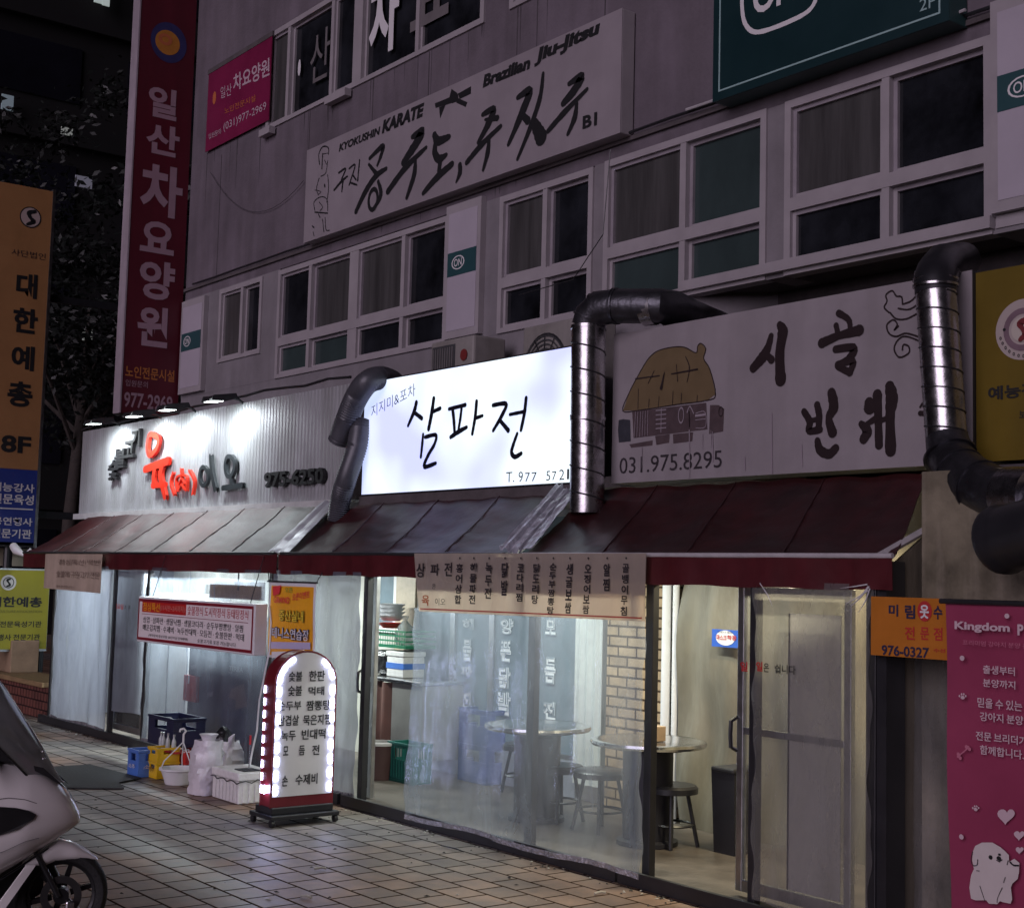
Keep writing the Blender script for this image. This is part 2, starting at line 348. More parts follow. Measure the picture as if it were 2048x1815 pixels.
BLUP = mat('blue_plastic', (.08, .2, .62), .35, var=.15)
NAVY = mat('navy_plastic', (.014, .017, .055), .4, var=.3)
GRNP = mat('green_plastic', (.012, .18, .09), .4, var=.2)
STRIPE = mat('teal_stripe', (.02, .07, .08), .5, var=.1)
TEALP = mat('teal_plastic', (.01, .12, .1), .45, var=.25)
BOTTLE = mat('bottle_glass', (.06, .09, .08), .08, var=.2, spec=.8)
CAPS = mat('bottle_neck', (.5, .55, .55), .15, var=.2)
FLOORM = mat('tent_floor', (.12, .1, .085), .45, var=.55, vs=3, bump=.15, bs=14)
INNER = mat('shop_wall', (.5, .49, .45), .7, var=.2, vs=2, streak=.2)
TARP = mat('beige_tarp', (.2, .178, .138), .5, var=.5, vs=2.2, bump=1, bs=6, st=(1, 1, .3), streak=.15)
PAVE = brickmat('paving', (.31, .27, .24), (.205, .185, .172), (.062, .056, .052), .235, .2, .009, .55, False, .8, .5, (1.12, .8, .62))
BRICK_T = brickmat('tan_brick', (.5, .36, .22), (.38, .27, .17), (.09, .06, .04), .2, .075, .009, .8)
BRICK_R = brickmat('red_brick', (.2, .07, .05), (.15, .05, .04), (.05, .03, .03), .1, .1, .01, .85)
CLEAR = vinyl('clear_vinyl', .67, (.9, .94, .99), (.44, .5, .61), .08, .16, 5, .2)
MILK = vinyl('milky_vinyl', .4, (.85, .9, .97), (.5, .54, .64), .1, .16, 4, .3)
SHINY = vinyl('shiny_vinyl', .4, (.85, .9, .97), (.5, .54, .66), .75, .07, 4, .22)
DOORV = vinyl('door_vinyl', .66, (.94, .94, .94), (.6, .6, .6), .1, .2, 6, .35)
GLASSW = vinyl('clear_glass', .9, (.95, .97, .97), (.5, .5, .5), .1, .04, 2, .02)
def E(name, col, s): return mat(name, col, .5, var=0, emit=s, ecol=col)
TUBE_W = E('tube_white', (.93, 1, .97), 5)
TUBE_Y = E('tube_warm', (1, .86, .56), 4)

# ------------------------------------------------------------------ ground
g = MB()
g.add([(-120, -70, 0), (110, -70, 0), (110, 120, 0), (-120, 120, 0)], [(0, 1, 2, 3)], PAVE)
tag(g.build('pavement', loc=(0, 0, 0)), kind='structure')
fl = MB()
fl.box((-15.95, TY-.03, .002), (-4.36, BY+.3, .06), FLOORM)
tag(fl.build('tent_floor'), kind='structure')
# ------------------------------------------------------------------ main building
bp = Pl('Y', BY)
bld = thing('commercial_building', 'tall grey plastered building with white framed windows above the stalls', 'building', (-10, BY, 0))
Z1, Z2 = 3.87, 5.1                        # second-floor window band
Z3, Z4 = 6.78, 7.95                       # third-floor window band
XL, XR = -16.2, 4.0
def xs(px, py): return bp.at(px, py).x
wins = [('small', -15.2, -14.12, 4.2, 5.08), ('g1', -13.74, -10.46, Z1, 5.08), ('g2', -9.68, -8.43, Z1, 5.09), ('g3', -8.29, -6.57, Z1, 5.1), ('g4', -6.4, -4.77, Z1, 5.1)]
wl = MB()
wl.box((XL, BY, Z2), (XR, BY+.3, Z3), WALL)
wl.box((XL, BY, Z4), (XR, BY+.3, 12), WALL)
wl.box((XL, BY+.003, 2.3), (-7.39, BY+.3, Z1), WALL_L)
edges = [XL]+[q for w_ in wins for q in (w_[1], w_[2])]+[XR]
for i in range(0, len(edges), 2):
    wl.box((edges[i], BY, Z1), (edges[i+1], BY+.3, Z2), WALL_L)
wl.box((-15.2, BY, Z1), (-14.12, BY+.3, 4.2), WALL_L)
for q0, q1 in ((-15.2, -14.12), ): wl.box((q0, BY, 5.08), (q1, BY+.3, Z2), WALL_L)
# third-floor piers between the windows
t3 = [(-14.22, -12.62), (-12.3, -9.98), (-8.95, -8.3)]
e3 = [XL, -14.22, -9.35, -8.6, -8.0, XR]
for a, b in ((XL, -14.2), (-10.0, -9.62), (-8.85, XR)): wl.box((a, BY, Z3), (b, BY+.3, Z4), WALL)
wl.box((XL, BY+.3, 2.3), (XL+.3, BY+9, 12), WALL)
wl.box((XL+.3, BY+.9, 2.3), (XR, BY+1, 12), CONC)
# thin drip ledge where the lower wall finish ends
wl.box((XL, BY-.03, 5.2), (-4.74, BY-.001, 5.235), CONC)
wl.build('wall', bld)
jm = MB(); GR = mat('wall_joint', (.06, .052, .058), .9, var=.4)
for x_ in (-15.35, -13.2, -10.9, -8.35, -6.4): jm.box((x_, BY-.002, 5.24), (x_+.012, BY-.0005, Z3-.01), GR)
for x_ in (-12.4, -9.2): jm.box((x_, BY-.002, Z4), (x_+.012, BY-.0005, 9.5), GR)
jm.build('wall_joint', bld)
# slanting sill ledge with a dark soffit on the right
p1 = atZ(1556, 577, 3.93)
lg = MB()
lg.box((-7.39, BY-.06, 3.9), (-4.76, BY+.0, 3.975), FRAME)
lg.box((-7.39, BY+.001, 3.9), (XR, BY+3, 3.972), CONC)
lg.box((-4.75, BY-.01, 3.9), (XR, BY, 3.975), FRAME)
lg.build('ledge', bld)
rw = MB()
rw.prism([V(-7.39, BY+.02, 2.3), V(p1.x, p1.y, 2.3), V(p1.x, p1.y, 3.9), V(-7.39, BY+.02, 3.9)], V(-.05, .1, 0), WALL_L)
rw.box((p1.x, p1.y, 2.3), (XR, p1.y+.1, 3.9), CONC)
rw.build('recessed_wall', bld)
def window(x0, x1, z0, z1, cols, zt, panes, fr=.055, name='window'):
    """frame with sliding sashes; panes: material per (row, col); zt = transom height or None"""
    f = MB(); y0, y1 = BY-.02, BY+.09
    f.box((x0, y0, z0), (x0+fr, y1, z1), FRAME); f.box((x1-fr, y0, z0), (x1, y1, z1), FRAME)
    f.box((x0+fr, y0, z1-fr), (x1-fr, y1, z1), FRAME); f.box((x0+fr, y0, z0), (x1-fr, y1, z0+fr*.8), FRAME)
    rows = [(z0+fr*.8, z1-fr)] if zt is None else [(z0+fr*.8, zt-.045), (zt+.045, z1-fr)]
    if zt: f.box((x0+fr, y0, zt-.045), (x1-fr, y1, zt+.045), FRAME)
    xsn = [x0+fr]+cols+[x1-fr]
    pn = []
    for i, c in enumerate(cols):
        wd = .085 if len(cols) > 2 and i == len(cols)//2 else .03
        for (a, b) in rows: f.box((c-wd, y0+.004, a), (c+wd, y1, b), FRAME)
    for r, (a, b) in enumerate(rows):
        for i in range(len(xsn)-1):
            l = xsn[i]+(0 if i == 0 else (.085 if len(cols) > 2 and i-1 == len(cols)//2 else .03)); h = xsn[i+1]-(0 if i == len(xsn)-2 else (.085 if len(cols) > 2 and i == len(cols)//2 else .03))
            dp = .03 if (i % 2) == 0 else .05
            sf = .03
            f.box((l, y0+dp, a), (l+sf, y1, b), FRAME2 if r else FRAME); f.box((h-sf, y0+dp, a), (h, y1, b), FRAME)
            f.box((l+sf, y0+dp, b-sf), (h-sf, y1, b), FRAME2); f.box((l+sf, y0+dp, a), (h-sf, y1, a+sf), FRAME)
            q = MB(); q.box((l+sf, y0+dp+.025, a+sf), (h-sf, y0+dp+.035, b-sf), panes[r][i]); pn.append(q)
    fo = f.build(name, bld)
    for q in pn: q.build('pane', fo)
    return fo
window(-15.2, -14.12, 4.2, 5.08, [-14.62], None, [[GL_B, GL_D]])
window(-13.74, -10.46, Z1, 5.08, [-13.03, -12.13, -11.22], 4.27, [[GL_G, GL_G, GL_D, GL_D], [GL_D, GL_B, GL_B, GL_D]])
window(-9.68, -8.43, Z1, 5.09, [-9.05], 4.31, [[GL_D, GL_D], [GL_B, GL_D]])
window(-8.29, -6.57, Z1, 5.1, [-7.4], 4.34, [[GL_G, GL_G], [GL_B, GL_G]])
window(-6.4, -4.77, Z1, 5.1, [-5.55], 4.36, [[GL_D, GL_D], [GL_B, GL_D]])
window(-14.2, -10.0, Z3, 7.93, [-13.72, -12.75, -12.22, -11.1], None, [[GL_B, GL_D, GL_D, GL_D, GL_D]], .06)
window(-9.62, -8.85, Z3, 7.93, [-9.25], None, [[GL_D, GL_B]], .06)
# white pillar panels with a teal stripe
def pillar(x0, x1, z0, z1, y=BY-.06):
    p = MB(); p.box((x0, y, z0), (x1, BY-.002, z1), FRAME); p.box((x0+.05, y-.004, z0+.07), (x1-.05, y-.001, z1-.08), WHITE)
    zc = z0+(z1-z0)*.55; p.box((x0+.05, y-.008, zc-.11), (x1-.05, y-.005, zc+.11), STRIPE)
    pl = Pl('Y', y); k = V(0, -1, 0)
    p.text('ON', V(x0+.16, y-.009, zc-.03), V(.12, 0, 0), V(0, 0, .07), k, WHITEINK, .01)
    for i in range(16):
        a, b = 2*math.pi*i/16, 2*math.pi*(i+1)/16
        c = V(x0+.22, y-.011, zc+.005); e = lambda t, r: c+V(math.cos(t)*.1*r, 0, math.sin(t)*.065*r)
        p.poly([e(a, 1), e(b, 1), e(b, .85), e(a, .85)], WHITEINK)
    return p.build('pillar_panel', bld)
pillar(-10.44, -9.9, 3.9, 5.14); pillar(-4.75, -3.9, 3.98, 5.28); pillar(-16.16, -15.52, 3.9, 5.06)
# letters stuck on the upper windows
lt = MB()
w3 = bp.crop(400, 0, 5.66); GREY = mat('film_grey', (.16, .145, .15), .6, var=.2)
w3b = Pl('Y', BY+.02, (400, 0), 5.66)
lt.T(w3b, '산', 1250, 970, 420, 1465, GREY, .0, 0, .012)
w3c = Pl('Y', BY+.02, (560, 0), 2.92)
lt.T(w3c, '차', 520, 365, -110, 690, WHITEINK, .035, 0, .012)
lt.T(w3c, '요', 765, 195, -170, 985, GREY, .03, 0, .012)
lt.disc(w3b, (1135, 770), 30, 90, WHITEINK, .012)
lt.build('window_lettering', bld)
# sliver vents with pale sills beside the third-floor windows
for a, b in ((-14.2, -13.95), (-12.72, -12.3)):
    s_ = MB(); s_.box((a, BY-.1, Z3-.09), (b, BY-.021, Z3-.01), FRAME); s_.build('sill', bld)

# rain streaks with their own shape below sills and sign ends
rs = random.Random(31); stn = MB(); SG = mat('rain_streak', (.085, .072, .082), .9, var=.5, vs=5); fp3 = Pl('Y', BY)
def streak(x, z, ln, w_): stn.k += 1; e = BY-.0012-.0001*(stn.k % 6); stn.add([(x-w_, e, z), (x+w_, e, z), (x+w_*.5, e, z-ln*.6), (x+w_*.1, e, z-ln), (x-w_*.4, e, z-ln*.7)], [(0, 1, 2, 3, 4)], SG)
for x0_, x1_, z_, n_ in ((-14.2, -10.0, Z3-.005, 16), (-16.1, -14.3, Z3+.1, 5), (-8.2, -7.2, Z3+.2, 5), (-13.7, -8.2, 5.2, 12), (-9.6, -8.9, Z3-.005, 5)):
    for _ in range(n_): streak(rs.uniform(x0_, x1_), z_, rs.uniform(.1, .75) if z_ > 5.5 else rs.uniform(.03, .1), rs.uniform(.004, .016))
stn.build('stain', bld)
# cables on the facade
def cable(path, r, label, name='cable', m=None, cat='cable', sag=0, n=14):
    P = [Vector(p) for p in path]
    if sag:
        a, b = P; P = [a.lerp(b, i/n)+V(0, 0, -sag*(1-(2*i/n-1)**2)) for i in range(n+1)]
    c = MB(); c.tube(P, r, m or BLACKM, 6); return tag(c.build(name, smooth=True), label, cat)
pts = [V(XL+.3+i*.6, BY-.045+random.uniform(-.006, .006), 5.25+random.uniform(-.012, .014)) for i in range(20)]
cable(pts, .012, 'thin dark cable running along the ledge over the second-floor windows')
cable([bp.at(425, 345)+V(0, -.03, 0), bp.at(612, 362)+V(0, -.03, 0)], .0035, 'thin sagging cable across bare wall beside the karate sign', m=mat('cable_grey', (.07, .06, .07), .7), sag=.42)
cable([V(-7.3+i*.3, BY-.09, 5.262+random.uniform(-.012, .012)) for i in range(9)], .011, 'frayed pale cable hanging below the green clinic sign', m=TRIM)

# ------------------------------------------------------------------ dark surroundings on the left
DARKB = mat('night_facade', (.004, .004, .005), .9, var=.5, vs=.5)
DARKW = mat('night_window', (.012, .012, .02), .15, var=.6, vs=.3)
t = thing('apartment_block', 'dark unlit apartment block rising behind the trees', 'building', (-44, 26, 0))
b_ = MB(); b_.box((-60, 9, 0), (-36, 60, 40), DARKB)
for k in range(1, 12): b_.box((-35.98, 9, k*3.2), (-35.75, 60, k*3.2+.25), DARKB)
b_.build('wall', t)
LITW = E('lit_window_or_glint', (.75, .9, .85), .22)
for k in range(10):
    for y_ in (9.5, 14.2, 18.9): q = MB(); q.box((-35.99, y_, k*3.2+1.2), (-35.95, y_+3.4, k*3.2+2.7), DARKW); q.build('window', t)
for px, py, w_, h_, m_ in ((188, 4, .22, .8, LITW), (204, 10, .2, .8, LITW), (2, 218, .3, .4, E('leaf_glint', (.45, .6, .65), .06)), (122, 268, .3, .2, E('leaf_glint2', (.5, .55, .5), .14)), (150, 372, .45, .3, E('leaf_glint3', (.4, .42, .5), .06)), (165, 680, .25, .3, E('leaf_glint2', (.5, .55, .5), .14))):  # the dim panes are added glows standing in for glints on the leaves
    q = MB(); pA = atX(px, py, -35.7); q.box((-35.72, pA.y, pA.z), (-35.68, pA.y+w_, pA.z+h_), m_); q.build('lit_window_or_glint', t)
LEAF = mat('night_leaf', (.011, .015, .013), .45, var=.6, vs=3)
BARK = mat('bark', (.05, .04, .035), .9, var=.4, vs=8, bump=.6, bs=20)
def tree(base, h, rad, label, n, seed):
    rnd = random.Random(seed); t = thing('street_tree', label, 'tree', base, 'dark trees beyond the stalls')
    tr = MB(); B = Vector(base)
    top = B+V(.2, .1, h*.75); tr.tube([B, B+V(.05, 0, h*.3), B+V(.1, .1, h*.55), top], [.16, .13, .09, .03], BARK, 9)
    tips = []
    for i in range(9):
        a = rnd.uniform(0, 6.28); s0 = B+V(.08, .03, h*rnd.uniform(.3, .6)); e = s0+V(math.cos(a)*rad*.7, math.sin(a)*rad*.7, h*rnd.uniform(.1, .32))
        tr.tube([s0, s0.lerp(e, .5)+V(0, 0, .15), e], [.05, .035, .012], BARK, 6); tips.append(e)
    tr.build('trunk', t, smooth=True)
    cr = MB(); cl = [(rnd.choice(tips)+V(rnd.gauss(0, rad*.3), rnd.gauss(0, rad*.3), rnd.gauss(0, h*.1))) for _ in range(34)]
    for i in range(n):
        c = rnd.choice(cl)+V(rnd.gauss(0, .32), rnd.gauss(0, .32), rnd.gauss(0, .26)); L = rnd.uniform(.05, .105)
        u = V(rnd.gauss(0, 1), rnd.gauss(0, 1), rnd.gauss(0, .6)).normalized(); v = u.cross(V(rnd.gauss(0, 1), rnd.gauss(0, 1), rnd.gauss(0, 1))).normalized()
        cr.add([c-u*L, c+v*L*.42, c+u*L, c-v*L*.42], [(0, 1, 2, 3)], LEAF)
    cr.build('crown', t); return t
tree((-24.5, 9.0, 0), 8.5, 2.2, 'dark leafy tree between the orange and red vertical signs', 8000, 3)
tree((-28.5, 7.6, 0), 11, 2.6, 'taller dark tree behind the orange vertical sign', 8000, 5)
tree((-27, 12.5, 0), 9.5, 2.4, 'dark tree hidden deepest beside the red vertical sign', 6000, 8)

# low brick planter with wooden cap
pl0 = MB(); A = V(-19.5, 5.75, 0)
pla = thing('brick_planter', 'low red brick planter wall with a wooden cap left of the stalls', 'planter', (-17.6, 5.9, 0))
pl0.box((-19.6, 5.75, .003), (-16.02, 6.2, .36), BRICK_R); pl0.build('brick_wall', pla)
c_ = MB(); c_.box((-19.6, 5.7, .361), (-16.1, 6.25, .42), WOOD); c_.build('cap', pla, bevel=.01)
bx = MB(); a = atY(27, 1362, 5.9); bx.box((a.x-.75, 5.85, .421), (a.x, 6.2, .82), CARD)
tag(bx.build('wooden_box', bevel=.01), 'brown wooden box standing on the brick planter cap', 'box')

# ------------------------------------------------------------------ signs on the building
def board(name, label, x0, x1, z0, z1, y, d, face, side, rim=.0, cat='sign'):
    """box sign facing the street: frame box + face panel; returns (thing, plane of the face)"""
    t = thing(name, label, cat, ((x0+x1)/2, y, z0))
    b = MB(); b.box((x0, y+.004, z0), (x1, y+d, z1), side); b.build('casing', t, bevel=.008)
    f = MB(); f.box((x0+rim, y, z0+rim), (x1-rim, y+.0035, z1-rim), face); f.build('face', t)
    return t, Pl('Y', y)
KAR = mat('karate_white', (.31, .275, .3), .5, var=.14, vs=1.5, streak=.04)
ky = BY-.15; kp = Pl('Y', ky)
a = kp.at(614, 302); b = kp.at(1246, 14); c = kp.at(1240, 268); d = kp.at(608, 484)
t, kp = board('karate_sign', 'long white wall sign with black brush lettering for karate and jiu jitsu', a.x, c.x, (c.z+d.z)/2, (a.z+b.z)/2, ky, .14, KAR, FRAME, .0)
L = MB(); k2 = kp.crop(560, 0, 2.92); S = lambda p, w_: L.stroke(k2, p, [q_*1.7 for q_ in w_] if isinstance(w_, list) else w_*1.3, BLACK)
S([(525, 925), (600, 855), (592, 905), (570, 965)], [14, 22, 18, 12]); S([(445, 1235), (500, 1120), (560, 1030), (622, 985)], [20, 26, 24, 14]); S([(520, 960), (560, 1010)], [10, 18])
L.disc(k2, (545, 1165), 58, 72, BLACK, .004, .62); S([(575, 1060), (590, 1140), (545, 1225)], [14, 22, 14])
S([(775, 800), (830, 770), (795, 840), (722, 950)], [18, 34, 40, 26]); S([(632, 1118), (730, 985), (855, 862)], [24, 26, 14]); S([(792, 925), (785, 1020), (742, 1155)], [14, 26, 16])
S([(903, 790), (925, 825), (988, 800)], [26, 34, 20]); S([(912, 820), (905, 890), (930, 930), (972, 905)], [20, 28, 30, 16]); S([(838, 1128), (920, 1035), (1005, 960)], [18, 28, 24]); S([(940, 920), (930, 1000)], [22, 22])
S([(1052, 965), (1052, 1010), (1030, 1065)], [22, 24, 8])
S([(1185, 670), (1250, 640), (1215, 730), (1160, 832)], [16, 28, 30, 18]); S([(1200, 700), (1270, 690)], [10, 22]); S([(1092, 950), (1180, 845), (1290, 738)], [20, 24, 16]); S([(1222, 800), (1215, 890), (1188, 992)], [14, 24, 14])
S([(1390, 570), (1458, 535), (1410, 670), (1335, 845)], [18, 36, 34, 16]); S([(1405, 660), (1448, 705)], [18, 30]); S([(1538, 430), (1520, 570), (1465, 740), (1388, 930)], [14, 22, 24, 14]); S([(1490, 725), (1525, 800)], [40, 62])
S([(1690, 490), (1762, 450), (1715, 535), (1655, 605)], [18, 34, 36, 24]); S([(1568, 765), (1660, 660), (1795, 522)], [20, 24, 14]); S([(1735, 600), (1722, 690), (1682, 785)], [14, 26, 14])
S([(345, 1010), (385, 985), (360, 1050)], 9); S([(318, 1110), (360, 1060), (395, 1030)], [8, 10, 6]); S([(370, 1050), (362, 1118)], [10, 7])
S([(405, 985), (440, 965), (405, 1080)], 9); S([(425, 1020), (445, 1050)], 9); S([(466, 935), (455, 1055)], 9); S([(415, 1068), (450, 1080)], 9)
L.TQ(k2, 'KYOKUSHIN', (345, 888), (580, 788), (352, 840), BLACK, .04)
L.TQ(k2, 'KARATE', (596, 782), (832, 682), (608, 702), BLACK, .055)
L.TQ(k2, 'Brazilian', (1185, 515), (1458, 404), (1197, 437), BLACK, .05)
L.TQ(k2, 'Jiu-Jitsu', (1483, 395), (1855, 225), (1502, 286), BLACK, .055)
L.TQ(k2, 'B1', (1768, 757), (1852, 731), (1770, 680), BLACK, .04)
for q in ([(905, 605), (990, 570), (1003, 520), (1038, 545), (1010, 600), (910, 632)], [(1040, 548), (1116, 505), (1116, 548), (1050, 580)], [(1045, 575), (1095, 598), (1085, 626), (1030, 600)], [(930, 628), (968, 612), (936, 692)], [(1000, 565), (1040, 550), (1045, 590), (1005, 605)]): L.fill(k2, q, BLACK)
L.build('lettering', t)
FG = MB(); S = lambda p, w_=5: FG.stroke(k2, p, w_, BLACK)
S([(232, 960), (228, 900), (250, 858), (282, 862), (285, 900)], 8); S([(250, 900), (280, 895)], 4); S([(250, 900), (246, 985)], 9); S([(280, 940), (268, 1010), (240, 1030)]); S([(262, 935), (272, 960)]); S([(230, 1040), (215, 1100), (225, 1140)])
S([(280, 1020), (285, 1100), (275, 1180)]); S([(262, 1080), (264, 1090)], 12); S([(205, 1110), (240, 1120), (225, 1135)], 4); S([(205, 1230), (200, 1180), (240, 1150), (275, 1165), (280, 1230)], 6); S([(230, 1180), (250, 1210), (235, 1230)]); S([(205, 1240), (280, 1245)], 8)
S([(225, 1250), (235, 1270)], 6); S([(190, 1320), (200, 1330)], 8); S([(195, 1355), (200, 1378)], 5); S([(265, 1270), (270, 1340), (290, 1345)]); S([(250, 1280), (258, 1355)])
FG.build('fighter_drawing', t)

# green clinic sign
gp = Pl('Y', BY-.2); a = gp.at(1425, 205); b = gp.at(1898, 28)
t, gp = board('green_clinic_sign', 'dark green wall sign with white outlined ON logo and 2F', a.x, b.x, a.z, a.z+1.35, BY-.2, .19, GREEN, mat('sign_side', (.02, .06, .06), .5))
L = MB(); g2 = gp.crop(1248, 0, 2.555)
ins = .06; z0, z1, x0, x1 = a.z+ins, a.z+1.35-ins, a.x+ins, b.x-ins
for q in (((x0, z0), (x1, z0+.012)), ((x0, z1-.012), (x1, z1)), ((x0, z0+.0121), (x0+.012, z1-.0121)), ((x1-.012, z0+.0121), (x1, z1-.0121))):
    L.box((q[0][0], gp.v-.004, q[0][1]), (q[1][0], gp.v-.001, q[1][1]), mat('line_teal', (.3, .45, .45), .5, var=0))
L.stroke(g2, [(650, -140), (612, -60), (605, 40), (625, 130), (690, 165), (860, 105), (960, 40), (985, -60), (930, -190), (760, -190)], 24, WHITEINK, closed=True)
L.T(g2, 'ON', 660, 85, -80, 880, WHITEINK, .03)
L.T(g2, '2F', 1512, 62, 0, 1590, mat('line_teal', (.3, .45, .45), .5, var=0), .0)
L.build('lettering', t)

# pink banner by the corner
pp = Pl('Y', BY-.04); a = pp.at(418, 140); b = pp.at(537, 240)
t = thing('pink_wall_banner', 'pink wall banner with white clinic lettering near the building corner', 'banner', (a.x, BY, b.z))
f = MB(); f.box((a.x, BY-.04, b.z), (b.x, BY-.03, a.z-.06), mat('banner_magenta', (.2, .008, .058), .5, var=.25, vs=1.5)); f.box((a.x-.02, BY-.045, a.z-.058), (b.x+.02, BY-.02, a.z), CONC); f.build('panel', t)
L = MB(); p2 = pp.crop(400, 0, 5.66)
INKP = mat('ink_pale_pink', (.5, .36, .42), .5, var=0); INKO = mat('ink_orange', (.5, .14, .05), .5, var=0)
L.TQ(p2, '일산', (235, 1120), (360, 1075), (235, 990), INKP, .0); L.TQ(p2, '차요양원', (378, 1045), (790, 855), (378, 850), INKP, .02)
L.TQ(p2, '노인전문시설', (280, 1295), (630, 1145), (280, 1225), INKO, .0); L.TQ(p2, '(031)977-2969', (270, 1505), (752, 1265), (270, 1395), INKP, .0); L.TQ(p2, '입원문의', (100, 1580), (240, 1515), (100, 1520), INKP)
L.disc(p2, (165, 1110), 40, 70, INKO); L.build('lettering', t)

# tall crimson projecting sign
RX = -16.2; rp = Pl('X', RX)
ya = rp.at(241.4, 824).y; yb = rp.at(352, 832).y; zb = rp.at(300, 830).z
t = thing('crimson_projecting_sign', 'tall crimson vertical sign with white Korean letters projecting from building corner', 'sign', (RX, ya, zb))
f = MB(); f.box((RX-.2, ya, zb), (RX, yb+.02, 9.6), CRIM); f.build('panel', t)
f = MB(); f.box((RX-.2, ya-.02, zb-.003), (RX+.006, ya-.001, 9.6), mat('edge_white', (.4, .34, .39), .5, var=.15, streak=.15)); f.build('edge_trim', t)
for z in (4.2, 6.2, 8.2): f = MB(); f.box((RX-.13, yb+.021, z), (RX-.07, BY+.1, z+.06), BLACKM); f.build('bracket', t)
L = MB(); q1 = rp.crop(0, 0, 2.92)
INKR = mat('ink_rose', (.36, .24, .29), .5, var=.1)
for ch, x0, y0, x1, y1 in (('일', 862, 490, 1030, 672), ('산', 850, 705, 1045, 885), ('차', 812, 935, 1060, 1240), ('요', 815, 1275, 1015, 1462), ('양', 808, 1505, 1015, 1735), ('원', 795, 1775, 975, 2012)):
    L.T(q1, ch, x0, y1, y0, x1, INKR, .035)
L.T(q1, '노인전문시설', 730, 2200, 2130, 1018, mat('ink_amber', (.45, .16, .035), .5, var=0), .015); L.T(q1, '입원문의', 732, 2252, 2215, 862, INKR, .0); L.T(q1, '977-2969', 722, 2375, 2285, 1005, INKR, .02)
L.build('lettering', t)
L = MB(); L.disc(q1, (985, 250), 110, 118, mat('emblem_blue', (.03, .03, .12), .5), .003); L.disc(q1, (978, 250), 75, 72, mat('emblem_gold', (.5, .2, .03), .5), .005); L.disc(q1, (965, 232), 42, 34, INKO, .007, .5); L.build('emblem', t)

# orange + blue projecting sign of the arts association
OX = -19.0; op = Pl('X', OX); y1 = op.at(106, 383).y; z1 = op.at(106, 383).z; z0 = op.at(72, 1091).z; zm = op.at(40, 938).z; y0 = y1-1.0
t = thing('orange_projecting_sign', 'tall orange and blue vertical sign with black letters at the far left', 'sign', (OX, y1, z0))
f = MB(); f.box((OX-.22, y0, zm), (OX, y1, z1), ORG); f.build('orange_panel', t)
f = MB(); f.box((OX-.22, y0, z0), (OX, y1, zm-.003), BLU); f.build('blue_panel', t)
f = MB(); f.box((OX-.25, y1+.001, z0-.03), (OX+.012, y1+.04, z1+.03), ALU); f.box((OX-.16, y1+.041, 2.4), (OX-.1, y1+1.8, 2.5), BLACKM); f.box((OX-.16, y1+.041, 5.4), (OX-.1, y1+1.8, 5.5), BLACKM); f.build('rail', t)
f = MB(); f.tube([(OX-.11, y1-.3, 0), (OX-.11, y1-.3, z0-.03)], .06, BLACKM, 12); f.build('pole', t)
L = MB(); o1 = op.crop(0, 340, 3.4825)
L.disc(o1, (212, 330), 74, 74, BLACK, .003); L.disc(o1, (212, 330), 66, 66, mat('emblem_grey', (.5, .4, .38), .5, var=0), .005)
L.stroke(o1, [(240, 290), (200, 300), (212, 335), (232, 360), (190, 378)], [26, 30, 22, 30, 20], BLACK, lift=.008)
L.T(o1, '사단법인', 78, 592, 545, 318, BROWNK, .0)
for ch, x0, yb_, yt_, x1 in (('대', 108, 880, 708, 255), ('한', 85, 1125, 950, 258), ('예', 74, 1385, 1212, 235), ('총', 46, 1640, 1462, 222), ('8F', 3, 1962, 1840, 212)):
    L.T(o1, ch, x0, yb_, yt_, x1, BLACK, .035)
o2 = op.crop(0, 600, 2.92)
for s_, x0, yb_, yt_, x1 in (('예능강사', -50, 1112, 1060, 200), ('전문육성', -50, 1185, 1125, 196), ('공연행사', -45, 1310, 1262, 188), ('전문기관', -55, 1385, 1330, 182)):
    L.T(o2, s_, x0, yb_, yt_, x1, WHITEINK, .02)
L.box((OX+.001, op.at(-40, 1015).y, op.at(30, 1017).z-.008), (OX+.004, op.at(66, 1017).y, op.at(30, 1017).z+.008), WHITEINK)
L.build('lettering', t)

# lime sign lower left
LX = -17.7; lp = Pl('X', LX); b = lp.at(92, 1297); a = lp.at(95, 1141)
t = thing('lime_sign', 'lime yellow arts association sign left of the first stall', 'sign', (LX, b.y, b.z))
f = MB(); f.box((LX-.05, b.y-1.1, b.z), (LX, b.y, a.z), LIME); f.build('panel', t)
f = MB(); f.box((LX-.09, b.y-1.12, b.z-.03), (LX-.051, b.y+.02, a.z+.02), ALU)
for yy in (b.y-.06, b.y-.9): f.box((LX-.09, yy, 0), (LX-.052, yy+.05, b.z-.031), BLACKM)
f.build('stand', t)
L = MB(); l1 = lp.crop(0, 1060, 5.03)
L.disc(l1, (85, 525), 78, 78, mat('emblem_pale', (.7, .7, .66), .5, var=0), .002); L.disc(l1, (85, 525), 56, 56, BLACK, .004, .86); L.stroke(l1, [(100, 490), (72, 500), (85, 525), (98, 550), (68, 562)], [18, 22, 16, 22, 14], BLACK, lift=.006)
L.T(l1, '대한예총', -110, 770, 665, 420, BLACK, .03); L.T(l1, 'KOREA CULTURE ASSOCIATION', -160, 825, 800, 420, mat('ink_olive', (.18, .17, .02), .5, var=0))
L.T(l1, '강사 전문육성기관', -170, 975, 912, 415, BLACK, .015); L.T(l1, '공연행사 전문기관', -170, 1110, 1045, 400, BLACK, .015)
L.build('lettering', t)
f = MB(); q = atX(28, 1108, -19.3); f.box((-19.5, q.y-.5, 1.74), (-19.3, q.y+.18, 1.98), mat('pale_wall_bit', (.6, .55, .42), .6)); f.box((-19.31, q.y-.55, 2.0), (-19.0, q.y+.2, 2.06), BLACKM)
